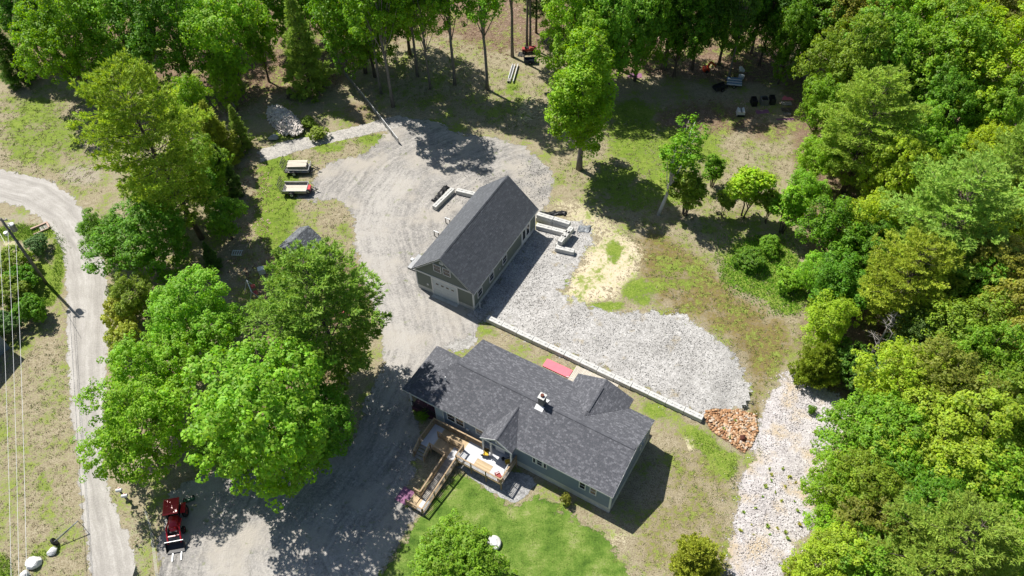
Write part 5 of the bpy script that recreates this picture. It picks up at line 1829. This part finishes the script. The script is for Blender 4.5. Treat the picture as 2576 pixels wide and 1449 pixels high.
boulder(688, 350, .75, M_rockb, 'blue-grey boulder beside the lower firewood heap', 4)
boulder(88, 1418, .78, M_rock, 'large white boulder in the lower left grass', 5, .4)
boulder(66, 1446, .48, M_rock, 'white boulder cut by the bottom frame edge below the large one', 6)
boulder(135, 1388, .52, M_rock, 'white boulder next to the black tyre', 7, .8)

# utility pole with transformer and lines
pb = at(117, 713)
UP_ = thing('utility_pole', 'leaning-shadow wooden utility pole with transformer can by the road bend', 'utility pole', pb)
PH = 10.4
MB().tube([(0, 0, -.5), (0, 0, PH)], [.19, .13], 12).build('pole_shaft', M_pole, UP_, True)
tf = MB().tube([(.55, .1, PH - 1.9), (.55, .1, PH - 1.0)], .3, 16).build('transformer', M_steel, UP_)
MB().tube([(.55, .1, PH - 1.0), (.55, .1, PH - .93)], [.31, .24], 16).build('lid', M_whitemetal, tf)
MB().tube([(.45, -.02, PH - .95), (.45, -.02, PH - .7)], .06, 8).build('bushing', M_whitemetal, tf)
MB().box(.1, .4, -.04, .04, PH - 1.7, PH - 1.6).build('bracket', M_dark, tf)
MB().tube([(-.4, -.15, PH - 2.3), (-.4, -.15, PH - 1.9)], [.18, .22], 12).build('arrester', M_whitemetal, UP_)
MB().beam((-.5, .0, PH - .3), (.6, 0, PH - .25), .1).build('cross_arm', M_pole, UP_)
for x in (.55, -.45, .1): MB().tube([(x, 0, PH - .25), (x, 0, PH - .02)], [.06, .04], 8).build('insulator', M_whitemetal, UP_)
cb = MB()
for cx_, cz_, rr_ in ((.75, PH - 1.7, .55), (-.3, PH - 2.5, .35)):
    cb.tube([(cx_ + rr_ * cos(a), .1, cz_ + rr_ * sin(a)) for a in np.linspace(-1.5, 1.5, 9)], .02, 5)
cb.build('cable', M_black, UP_)


def wire(a, b, sag, label, r=.016, mat=M_whitemetal):
    a, b = Vector(a), Vector(b)
    pts = [a.lerp(b, t) - Z * (sag * 4 * t * (1 - t)) for t in np.linspace(0, 1, 17)]
    tag(MB().tube(pts, r, 5).build('power_line', mat), label, 'power line', 'power lines from the pole')


tp = lambda z: Vector((pb.x, pb.y, z))
wire(tp(9.9) + Vector((-.45, 0, 0)), at(30, 1560, 8.6), .35, 'outermost power line running down the left frame edge')
wire(tp(9.0) + Vector((.05, 0, 0)), at(49, 1560, 8.0), .35, 'middle power line down the left grass strip')
wire(tp(7.3) + Vector((.1, -.1, 0)), at(69, 1560, 6.6), .3, 'thin innermost power line nearest the road', .018)
wire(at(13, 612, 9.9), at(-60, 480, 10), .1, 'power line end continuing past the left frame edge', .02)

# timber box by the road
p = at(112, 573)
TB = thing('timber_planter', 'pinkish timber corner box at the road bend', 'planter', p, R(35))
M_pinkw = wood_mat('pinkish_timber', (.48, .34, .27), .15)
MB().box(-1.4, .6, .4, .62, 0, .3).build('side_board', M_pinkw, TB)
MB().box(.4, .6, -.55, .4, 0, .28).build('side_board', M_pinkw, TB)
MB().box(-1.4, .4, -.6, -.5, 0, .2).build('side_board', M_pinkw, TB)
for k in range(4): MB().box(-.5 + k * .22, -.3 + k * .22, -.5, .4, .1, .13).build('slat', M_greyw, TB)
tag(MB().box(-.15, .15, -.1, .1, 0, .12).build('white_box', M_whitemetal, None, loc=at(97, 588), rot=(0, 0, .3)), 'small white box in the grass below the timber planter', 'box')

# tyre with long metal handles
p = ground(142, 1368)
HC = thing('wheel_plow', 'black tyre with two long metal handle rails leaning up beside boulders', 'plow', p)
wheel(HC, (0, 0, .42), (.7, .5, .35), .42, .12, M_dark)
apx = at(196, 1311, 1.35) - p
for k in (0, 1):
    MB().tube([(.15 * (1 - 2 * k) + .1, .1 * (1 - 2 * k), .5), apx + Vector((0, .06 * k, 0))], .035, 6).build('handle_rail', M_steel, HC)
q = Vector((.15, .1, .5)).lerp(apx, .45)
MB().tube([q + Vector((-.12, .08, 0)), q + Vector((.14, -.1, 0))], .03, 6).build('brace', M_dark, HC)
MB().tube([apx, (apx.x, apx.y, -.02)], .025, 6).build('prop_leg', M_dark, HC)

# mailbox by the road, wire fence by the tractor
def mailbox(px, py, label):
    p = ground(px, py)
    t = thing('mailbox', label, 'mailbox', p, R(100), 'mailboxes by the road')
    MB().box(-.06, .06, -.06, .06, -.1, 1.1).build('post', M_pole, t)
    mb = MB()
    pr_ = [(-.13, 1.1), (.13, 1.1)] + [(.13 * cos(a), 1.24 + .13 * sin(a)) for a in np.linspace(0, pi, 7)]
    n = len(mb.v)
    k = len(pr_)
    mb.v += [(x, -.26, z) for x, z in pr_] + [(x, .26, z) for x, z in pr_]
    mb.f += [tuple(range(k)), tuple(range(k, 2 * k))[::-1]] + [(i, k + i, k + (i + 1) % k, (i + 1) % k) for i in range(k)]
    mb.t += [0] * (k + 2)
    mb.build('box', M_whitemetal, t)
    MB().box(.14, .16, -.1, .08, 1.2, 1.4).build('flag', M_red, t)


mailbox(312, 1248, 'white mailbox half under the yellow-green maple by the road')
mailbox(326, 1262, 'second mailbox post standing closest to the tractor')
FE = thing('wire_fence', 'thin wire fence along the roadside in front of the tractor', 'fence')
fa, fb = ground(388, 1345), ground(407, 1500)
fp = [fa, ground(395, 1410), fb]
for q in (ground(372, 1290), fa, fb): MB().tube([q, q + Z * 1.1], .04, 6).build('post', M_pole, FE)
for k, z in enumerate((.4, .7, 1.0)): MB().tube([ground(372, 1290) + Z * z, fa + Z * z, fb + Z * z], .011, 5).build('wire', M_whitemetal, FE)

# tractor
p = ground(449, 1318)
TR = thing('tractor', 'red compact tractor with canopy and front loader in dappled shade', 'tractor', p, R(-80))
# local +x = forward (down the picture)
hood = MB()
for (x0, w0, z0, z1), (x1, w1, z2, z3) in (((-.1, .42, .75, 1.5), (.9, .38, .75, 1.42)), ((.9, .38, .75, 1.42), (1.25, .24, .8, 1.25))):
    n = len(hood.v)
    for x, w, za, zb in ((x0, w0, z0, z1), (x1, w1, z2, z3)): hood.v += [(x, -w, za), (x, w, za), (x, w, zb - .14), (x, w * .6, zb), (x, -w * .6, zb), (x, -w, zb - .14)]
    for i in range(6): hood.f.append((n + i, n + (i + 1) % 6, n + 6 + (i + 1) % 6, n + 6 + i)); hood.t.append(0)
    hood.f += [tuple(n + i for i in range(6))[::-1], tuple(n + 6 + i for i in range(6))]; hood.t += [0, 0]
hood.build('hood', M_red, TR, True)
MB().box(1.2, 1.32, -.22, .22, .8, 1.2).build('grille', M_black, TR)
for y in (-.24, .24): MB().box(1.15, 1.27, y - .06, y + .06, 1.0, 1.14).build('headlight', M_whitemetal, TR)
MB().box(-1.2, 1.1, -.22, .22, .45, .8).box(-1.35, -.2, -.3, .3, .6, .95).build('chassis', M_dark, TR)
for sy in (-1, 1):
    wheel(TR, (-.85, sy * .72, .58), (0, 1, 0), .58, .2, M_redf)
    wheel(TR, (.85, sy * .62, .36), (0, 1, 0), .36, .14, M_redf)
    MB().box(-1.35, -.4, sy * .72 - .2, sy * .72 + .2, 1.18, 1.26).build('fender', M_red, TR)
    MB().beam((-1.15, sy * .5, .9), (-1.15, sy * .5, 2.2), .07).beam((-.1, sy * .45, 1.0), (-.15, sy * .5, 2.2), .06).build('canopy_post', M_dark, TR)
    la = MB().beam((.0, sy * .52, .95), (.95, sy * .56, 1.35), .1, .16).beam((.95, sy * .56, 1.35), (2.05, sy * .56, .5), .1, .16)
    la.build('loader_arm', M_red, TR)
    MB().tube([(.35, sy * .52, .85), (1.3, sy * .56, 1.0)], .04, 6).build('hydraulic_ram', M_steel, TR)
st = MB().box(-.95, -.5, -.26, .26, 1.0, 1.12).box(-1.05, -.93, -.26, .26, 1.0, 1.55)
st.build('seat', M_black, TR)
MB().ring((-.3, 0, 1.5), (-.5, 0, 1), .19, .018, 16, 6).tube([(-.3, 0, 1.5), (-.1, 0, 1.2)], .025, 6).build('steering_wheel', M_black, TR)
cn = MB().box(-1.45, .1, -.68, .68, 2.2, 2.32, taper=.1)
cn.build('canopy', M_red, TR)
MB().beam((1.55, -.56, .9), (1.55, .56, .9), .09).build('cross_tube', M_red, TR)
bk = MB()
pf = [(2.0, .75), (2.05, .25), (2.35, .08), (2.75, .12)]
for (x0, z0), (x1, z1) in zip(pf, pf[1:]): bk.quad((x0, -.78, z0), (x1, -.78, z1), (x1, .78, z1), (x0, .78, z0))
for sy in (-.78, .78): bk.quad(*[(x, sy, z) for x, z in pf])
for v in range(len(bk.v)): pass
bk.build('bucket', M_dark, TR)
bkt = MB().tube([(2.0, -.8, .78), (2.0, .8, .78)], .05, 6)
bkt.build('bucket_edge', M_steel, TR)
MB().box(2.7, 3.5, -.3, -.2, .05, .1).box(2.7, 3.5, .45, .55, .05, .1).build('fork', M_steel, TR)
p = ground(432, 1278)
tag(MB().box(-.2, .2, -.3, .3, 0, .9).box(-.24, .24, -.34, .34, .9, .96).build('white_bin', M_whitemetal, None, loc=p, rot=(0, 0, .3)), 'white bin standing at the rear of the red tractor', 'bin')
GE_ = thing('garden_spreader', 'dark green implement behind the red tractor', 'implement', ground(478, 1262), R(20))
MB().box(-.5, .5, -.12, .12, .2, .45).build('frame', paint('green_paint', (.03, .12, .06), .5, .3), GE_)
wheel(GE_, (-.4, .2, .22), (1, 0, 0), .22, .08, M_dark); wheel(GE_, (.4, .2, .22), (1, 0, 0), .22, .08, M_dark)

# septic riser
p = at(1242, 1368)
SC = thing('septic_cover', 'round concrete cover with a white square lid on the lawn', 'cover', p)
MB().tube([(0, 0, -.1), (0, 0, .32), (0, 0, .38)], [.66, .66, .6], 28).build('riser', M_block, SC)
MB().box(-.27, .27, -.3, .3, .38, .46, Matrix.Rotation(.05, 4, 'Z')).build('lid', M_whitemetal, SC)

# deck furniture
def chair(x, y, z, rz, seat_m, frame_m, label):
    p = hp(x, y, z)
    t = thing('chair', label, 'chair', p, HZ + rz)
    MB().box(-.24, .24, -.24, .24, .42, .48).build('seat', seat_m, t)
    MB().box(-.24, .24, .22, .27, .5, .95).build('backrest', frame_m, t)
    for sx in (-1, 1):
        for sy in (-1, 1): MB().box(sx * .22 - .018, sx * .22 + .018, sy * .22 - .018, sy * .22 + .018, 0, .42).build('leg', frame_m, t)
        MB().box(sx * .26 - .025, sx * .26 + .025, -.22, .24, .64, .68).build('arm', frame_m, t)


chair(-12.35, -1.0, ZD, .4, M_yellow, M_black, 'yellow cushioned chair left of the front entry')
chair(-10.15, -.75, ZD, -.8, M_yellow, M_black, 'yellow cushioned black chair at the right end of the deck')
chair(-10.15, -2.4, ZD, 2.6, M_redf, M_redf, 'faded red chair in the front corner of the deck')
tb = thing('side_table', 'small round white table beside the left yellow chair', 'table', hp(-12.75, -1.15, ZD))
MB().tube([(0, 0, .46), (0, 0, .5)], .22, 16).build('tabletop', M_whitemetal, tb)
MB().tube([(0, 0, 0), (0, 0, .46)], [.14, .04], 8).build('pedestal', M_dark, tb)
tag(MB().tube([(0, 0, 0), (0, 0, .3)], [.13, .16], 12).build('planter', M_black, None, loc=hp(-10.75, -.6, ZD)), 'round black planter beside the right yellow chair', 'planter')
tag(MB().box(-.35, .35, -.35, .35, 0, .012).build('door_mat', M_whitemetal, None, loc=hp(-11.1, -.9, ZD + .004), rot=(0, 0, HZ)), 'white square mat in front of the entry door', 'mat')
lad = thing('step_ladder', 'white metal frame leaning on the right deck railing', 'ladder', hp(-9.95, -1.5, ZD), HZ)
for k in range(2): MB().beam((0, -.3 + k * .5, 0), (.2, -.3 + k * .5, 1.2), .04).build('side_rail', M_whitemetal, lad)
for k in range(4): MB().beam((.04 + .04 * k, -.3, .25 + .27 * k), (.04 + .04 * k, .2, .25 + .27 * k), .03).build('rung', M_whitemetal, lad)
tag(MB().box(-.6, .6, -.75, .75, 0, .015).build('mat', M_purple, None, loc=hp(-17.0, -7.85, .012), rot=(0, 0, HZ)), 'mauve rubber mat at the foot of the ramp', 'mat')
ps = thing('sheet', 'bright pink sheet lying behind the house', 'sheet', hp(-11.55, 11.6, .0), HZ)
MB().box(-1.5, 1.5, -.5, .55, .05, .14).build('panel', M_pink, ps)
MB().box(-1.4, 1.4, -.4, .45, .0, .05).build('base', M_greyw, ps)
bw = thing('boardwalk', 'pale timber boardwalk between the house rear and the block wall', 'boardwalk', HO.location, HZ)
for x in np.arange(-10.0, -5.35, .15):
    MB().box(x, x + .135, 10.0, 12.92, .06, .1).build('board', M_pale, bw)
MB().box(-9.9, -5.4, 10.3, 10.4, 0, .06).box(-9.9, -5.4, 12.6, 12.7, 0, .06).build('joist', M_greyw, bw)
MB().box(-10.02, -9.96, 10.6, 10.66, .1, 1.0).beam((-9.99, 10.63, 1.0), (-9.2, 10.75, 1.0), .05).build('hand_rail', M_whitemetal, bw)
tag(MB().tube([(0, 0, -.05), (0, 0, 1.05)], .06, 10).build('vent_pipe', M_whitemetal, None, loc=at(1207.6, 776)), 'white pipe standing at the front right garage corner', 'pipe')
dm = MB().tube([(0, 0, .05), (0, .1, .3), (0, .35, .42)], .26, 14, cap=False)
dm.tube([(0, .0, .04), (0, .1, .3), (0, .3, .4)], .2, 14)
tag(dm.build('drain_pipe', M_rust, None, loc=ground(1868, 1108)), 'rusty drain pipe mouth in the orange riprap', 'pipe')

# stair landing and stubs left of garage
def post_frame(px, py, label):
    t = thing('post_frame', label, 'post frame', at(px, py), R(-30))
    for x in (-.3, .3): MB().box(x - .05, x + .05, -.05, .05, -.1, .85).build('post', M_greyw, t)
    MB().box(-.36, .36, -.06, .06, .85, .92).build('cap_board', M_whitemetal, t)


post_frame(1127, 563, 'small capped post frame by the left garage wall, upper of two')
post_frame(1099, 596, 'small capped post frame by the left garage wall, lower of two')
sd2 = thing('side_step', 'grey side landing with white step at the left front garage corner', 'step', at(1049, 662), R(60))
MB().box(-1.2, 1.1, -.5, .5, 0, .25).build('landing', M_steel, sd2)
MB().box(-.1, .25, .5, .85, 0, .32).build('step', M_whitemetal, sd2)

# black sheeting by the block walls
def crumple(name, px, py, L, Wd, mat, label, seed, rot, hh=.25):
    g = np.random.default_rng(seed)
    nx, ny = 14, 7
    x, y = np.meshgrid(np.linspace(-L / 2, L / 2, nx), np.linspace(-Wd / 2, Wd / 2, ny))
    z = np.abs(g.normal(0, .5, x.shape)) * hh * (1 - (2 * np.abs(y) / Wd) ** 2 * .8) + .03
    x = x + g.normal(0, .06, x.shape)
    y = y + g.normal(0, .06, x.shape) + .2 * np.sin(x * 1.5)
    me = np_mesh(name, np.stack([x, y, z], -1).reshape(-1, 3), grid_faces(nx, ny), mat)
    o_ = link(name, me, None, at(px, py), (0, 0, rot))
    sm = o_.modifiers.new('thick', 'SOLIDIFY')
    sm.thickness = .015
    return tag(o_, label, 'sheet')


crumple('plastic_sheet', 1392, 538, 3.2, .8, M_tarp, 'crumpled black plastic above the right-hand block wall', 1, R(-8), .4)
crumple('plastic_sheet', 1470, 576, 1.4, 1.2, M_gtarp, 'crumpled grey plastic on the gravel past the block wall corner', 2, R(-20), .25)
crumple('plastic_sheet', 1108, 488, 3.2, .7, M_tarp, 'black plastic strip along the L-shaped block wall', 3, R(52), .3)

# long low fence by the gravel path
LF = thing('low_fence', 'long low grey fence with a white top rail running to the gravel path', 'fence')
f0, f1 = at(868, 190), at(1003, 362)
n = 9
for i in range(n + 1):
    q = f0.lerp(f1, i / n)
    MB().box(-.05, .05, -.05, .05, -.05, .95).build('post', M_greyw, LF, loc=q, rot=(0, 0, .6))
for i in range(n):
    a, b = f0.lerp(f1, i / n), f0.lerp(f1, (i + 1) / n)
    MB().beam(a + Z * .92, b + Z * .92, .07, .05).build('top_rail', M_whitemetal if i > 2 else M_greyw, LF)
    mb = MB()
    for k in range(7): mb.beam(a + Z * (.12 + .11 * k), b + Z * (.12 + .11 * k), .02, .05)
    for k in range(10):
        q = a.lerp(b, (k + .5) / 10)
        mb.beam(q + Z * .08, q + Z * .86, .02)
    tag(mb.build('wire_mesh', M_steel, LF), kind='stuff')

# aluminium stairs lying in the clearing
p = at(1290, 187)
ST = thing('stair_section', 'grey-white stair section lying in the dry clearing', 'stairs', p, R(79))
for y in (-.42, .05, .42): MB().box(-2.2, 2.2, y - .04, y + .04, .05, .4 if y < 0 else .3).build('stringer', M_whitemetal, ST)
for k in range(14): MB().box(-2.0 + k * .3, -1.85 + k * .3, .09, .38, .2, .24).build('tread', M_steel, ST)
for k in range(5): MB().box(-2.2, -1.5, .02 + k * .09, .09 + k * .09, .31, .34).build('board', M_greyw, ST)
for i, (px, py) in enumerate(((1312, 138),)):
    t = thing('pallet', 'dark pallet leaning at the upper end of the stair section', 'pallet', at(px, py), R(-15))
    for k in range(5): MB().box(-.5, .5, -.5 + k * .22, -.36 + k * .22, .1, .13).build('slat', M_dark, t)
    for y in (-.45, 0, .4): MB().box(-.5, .5, y, y + .08, 0, .1) if False else MB().box(-.48 + (y + .45), -.4 + (y + .45), -.5, .52, 0, .1).build('bearer', M_dark, t)
# ride-on machine pair
RM = thing('riding_mower', 'red riding machine parked under the trees behind the stairs', 'mower', at(1330, 132), R(2))
MB().box(-1.0, .2, -.35, .35, .35, .8).box(.2, 1.1, -.3, .3, .4, .95).build('body', M_redf, RM)
MB().box(-.5, 0, -.25, .25, .8, .9).box(-.6, -.5, -.25, .25, .8, 1.2).build('seat', M_black, RM)
for x in (-.7, .8):
    for s_ in (-1, 1): wheel(RM, (x, s_ * .42, .28), (0, 1, 0), .28, .12, M_steel)
MB().ring((.25, 0, 1.15), (-.4, 0, 1), .18, .02, 14, 6).build('steering_wheel', M_black, RM)
BX = thing('trailer_box', 'dark blue box cart in front of the red riding machine', 'cart', at(1334, 158), R(-2))
MB().box(-.95, .95, -.4, .4, .25, .33).box(-.95, .95, -.4, -.35, .33, .75).box(-.95, .95, .35, .4, .33, .75).box(-.95, -.9, -.35, .35, .33, .75).box(.9, .95, -.35, .35, .33, .75).build('tub', paint('navy_paint', (.02, .035, .07), .5, .3), BX)
for s_ in (-1, 1): wheel(BX, (0, s_ * .5, .25), (0, 1, 0), .25, .1, M_steel)

# stored equipment at the wood's edge
tag(MB().box(-1.0, 1.0, -.55, .55, 0, .03).box(-.9, .4, -.3, .1, .03, .09).build('mat', M_purple, None, loc=at(1597, 190), rot=(0, 0, -.06)), 'dull pink mat lying alone in the wood', 'mat')
OM = thing('excavator_arm', 'orange machine half hidden by the birch top', 'machine', at(1783, 178), R(10))
MB().beam((-.5, 0, .4), (.1, 0, 1.5), .2, .3).beam((.1, 0, 1.5), (.9, 0, .7), .18, .26).build('boom', M_orange, OM)
MB().box(-.9, -.1, -.45, .45, .15, .7).build('base', M_orange, OM)
for s_ in (-1, 1): wheel(OM, (-.5, s_ * .5, .25), (0, 1, 0), .25, .12, M_dark)
WT2 = thing('flatbed_trailer', 'blue-white flatbed of stacked sheets in the equipment yard', 'trailer', at(1846, 212), R(-12))
MB().box(-1.1, 1.1, -.95, .95, .35, .45).build('frame', M_dark, WT2)
for k in range(6): MB().box(-1.05, 1.05, -.92 + k * .31, -.65 + k * .31, .45, .5 + .04 * (k % 2)).build('sheet', M_blue if k % 2 else M_whitemetal, WT2)
for s_ in (-1, 1): wheel(WT2, (0, s_ * 1.05, .28), (0, 1, 0), .28, .1, M_steel)
tag(MB().lump((0, 0, .5), (.55, .5, .55), 12, 3, rough=.1).build('water_tank', M_whitemetal, None, loc=at(1863, 183)), 'rounded white tank behind the flatbed', 'tank')
tag(MB().tube([(0, 0, 0), (0, 0, .5), (0, 0, .56)], [.42, .42, .3], 16).build('tub', M_whitemetal, None, loc=at(1864, 197)), 'pale round tub between the flatbed and the tank', 'tub')
DT = thing('dark_trailer', 'dark low trailer frame beside the birch top', 'trailer', at(1812, 225), R(25))
MB().box(-1.1, .9, -.5, .5, .3, .42).box(-1.1, .9, -.5, -.45, .42, .8).box(-1.1, .9, .45, .5, .42, .8).build('bed', M_dark, DT)
for s_ in (-1, 1): wheel(DT, (-.1, s_ * .62, .28), (0, 1, 0), .28, .1, M_steel)
WB_ = thing('machine_cover', 'bright white box machine standing alone in the dappled clearing', 'machine', at(1862, 288), R(-5))
MB().box(-.55, .55, -.5, .5, .1, .75, taper=.12).build('cover', M_whitemetal, WB_)
for k in (-.35, 0, .35): MB().box(k - .1, k + .1, -.58, .52, .76, .82).build('rib', M_steel if k == 0 else M_whitemetal, WB_)
MB().box(-.5, .5, -.62, -.5, .0, .3).build('skirt', M_black, WB_)
def bin_(px, py, mat, label, w=.9, d=1.1, h=.9, inner=M_black, rot=0):
    t = thing('storage_bin', label, 'bin', at(px, py), rot)
    MB().box(-w / 2, w / 2, -d / 2, -d / 2 + .06, 0, h).box(-w / 2, w / 2, d / 2 - .06, d / 2, 0, h).box(-w / 2, -w / 2 + .06, -d / 2 + .06, d / 2 - .06, 0, h).box(w / 2 - .06, w / 2, -d / 2 + .06, d / 2 - .06, 0, h).build('shell', mat, t)
    MB().box(-w / 2 + .06, w / 2 - .06, -d / 2 + .06, d / 2 - .06, .05, h * .75).build('contents', inner, t)
bin_(1895, 262, M_black, 'leftmost black bin by the pink mats', .7, 1.2)
bin_(1921, 260, M_steel, 'grey wire crate of parts between two black bins', 1.0, 1.1)
bin_(1941, 258, M_dark, 'black bin right of the grey wire crate', .7, 1.2)
tag(MB().box(-.9, .9, -.4, .4, 0, .02).build('mat', M_purple, None, loc=at(1918, 281), rot=(0, 0, .1)), 'pink mat lying below the wire crate', 'mat')
tag(MB().prism([(-.8, -.3), (.9, -.4), (.5, .3), (.1, .25), (-.2, .7), (-.6, .2)], 0, .03).build('mat', M_pink, None, loc=at(1980, 248)), 'crumpled pink sheet nearest the forest edge', 'mat')
tag(MB().box(-1.2, 1.2, -.18, .18, 0, .03).build('mat', M_purple, None, loc=at(1975, 300)), 'long pink strip at the lower edge of the equipment yard', 'mat')
bin_(1980, 290, M_steel, 'pale grey lidded case on the long pink strip', .9, .45, .35, M_steel)
for (px, py, lb) in ((1978, 262, 'grey pallet below the crumpled pink sheet'), (1978, 277, 'brown pallet above the pale lidded case')):
    t = thing('pallet', lb, 'pallet', at(px, py))
    for k in range(5): MB().box(-.7, .7, -.35 + k * .15, -.24 + k * .15, .1, .13).build('slat', M_greyw if py < 270 else M_bark, t)
    for x in (-.6, 0, .6): MB().box(x - .04, x + .04, -.35, .36, 0, .1).build('bearer', M_greyw, t)

# pallet and bits left of the pine
t = thing('pallet', 'white slatted pallet lying in the shade left of the shed', 'pallet', at(597, 637), R(-3))
for k in range(5): MB().box(-.58 + k * .26, -.5 + k * .26, -.42, .42, .09, .13).build('slat', M_whitemetal, t)
for y in (-.4, .34): MB().box(-.6, .6, y, y + .08, 0, .09).build('bearer', M_whitemetal, t)
SW = thing('swing_set', 'white bar with red panels showing left of the middle pine', 'frame', at(634, 738), R(-63))
MB().tube([(-.9, 0, 1.4), (1.1, 0, 1.4)], .05, 8).build('top_bar', M_whitemetal, SW)
for x in (-.9, 1.1):
    for s_ in (-1, 1): MB().tube([(x, 0, 1.4), (x + .1, s_ * .6, 0)], .04, 6).build('leg', M_whitemetal, SW)
for x in (-.5, .6): MB().box(x - .3, x + .3, .15, .6, .5, .56).build('panel', M_redf, SW)
tag(MB().box(-.35, .35, -.3, .3, 0, .7).box(-.38, .38, -.33, .33, .7, .76).build('cooler', M_whitemetal, None, loc=at(660, 686), rot=(0, 0, .3)), 'pale box half under the middle pine left side', 'box')
tag(MB().box(-.5, .5, -.4, .4, 0, .6).box(-.3, .4, -.3, .3, .6, .9).build('toy_house', M_redf, None, loc=at(860, 800), rot=(0, 0, .3)), 'red box glimpsed through the middle pine', 'box')

# neighbour's roof outside the frame, whose shadow falls on the left grass
_d = at(60, 915) - at(118, 1115)
NBX, NBY = -53.5 + _d.x, 40.6 + _d.y
NB = thing('neighbour_house', 'dark roofed house beyond the left frame edge', 'house', (NBX, NBY, 0), R(-32))
MB().box(-4, 4, -4, 4, -.2, 3.2).build('wall', M_sideh, NB)
MB().prism([(-4.3, -4.3), (4.3, -4.3), (4.3, 4.3), (-4.3, 4.3)], 3.2, 3.35).build('eave', M_white, NB)
nr = MB()
nr.quad((-4.3, -4.3, 3.35), (4.3, -4.3, 3.35), (4.3, 0, 5), (-4.3, 0, 5)).quad((4.3, 4.3, 3.35), (-4.3, 4.3, 3.35), (-4.3, 0, 5), (4.3, 0, 5)).quad((4.3, -4.3, 3.35), (4.3, 4.3, 3.35), (4.3, 0, 5)).quad((-4.3, 4.3, 3.35), (-4.3, -4.3, 3.35), (-4.3, 0, 5))
nr.build('roof', M_shg, NB)
bpy.context.view_layer.update()
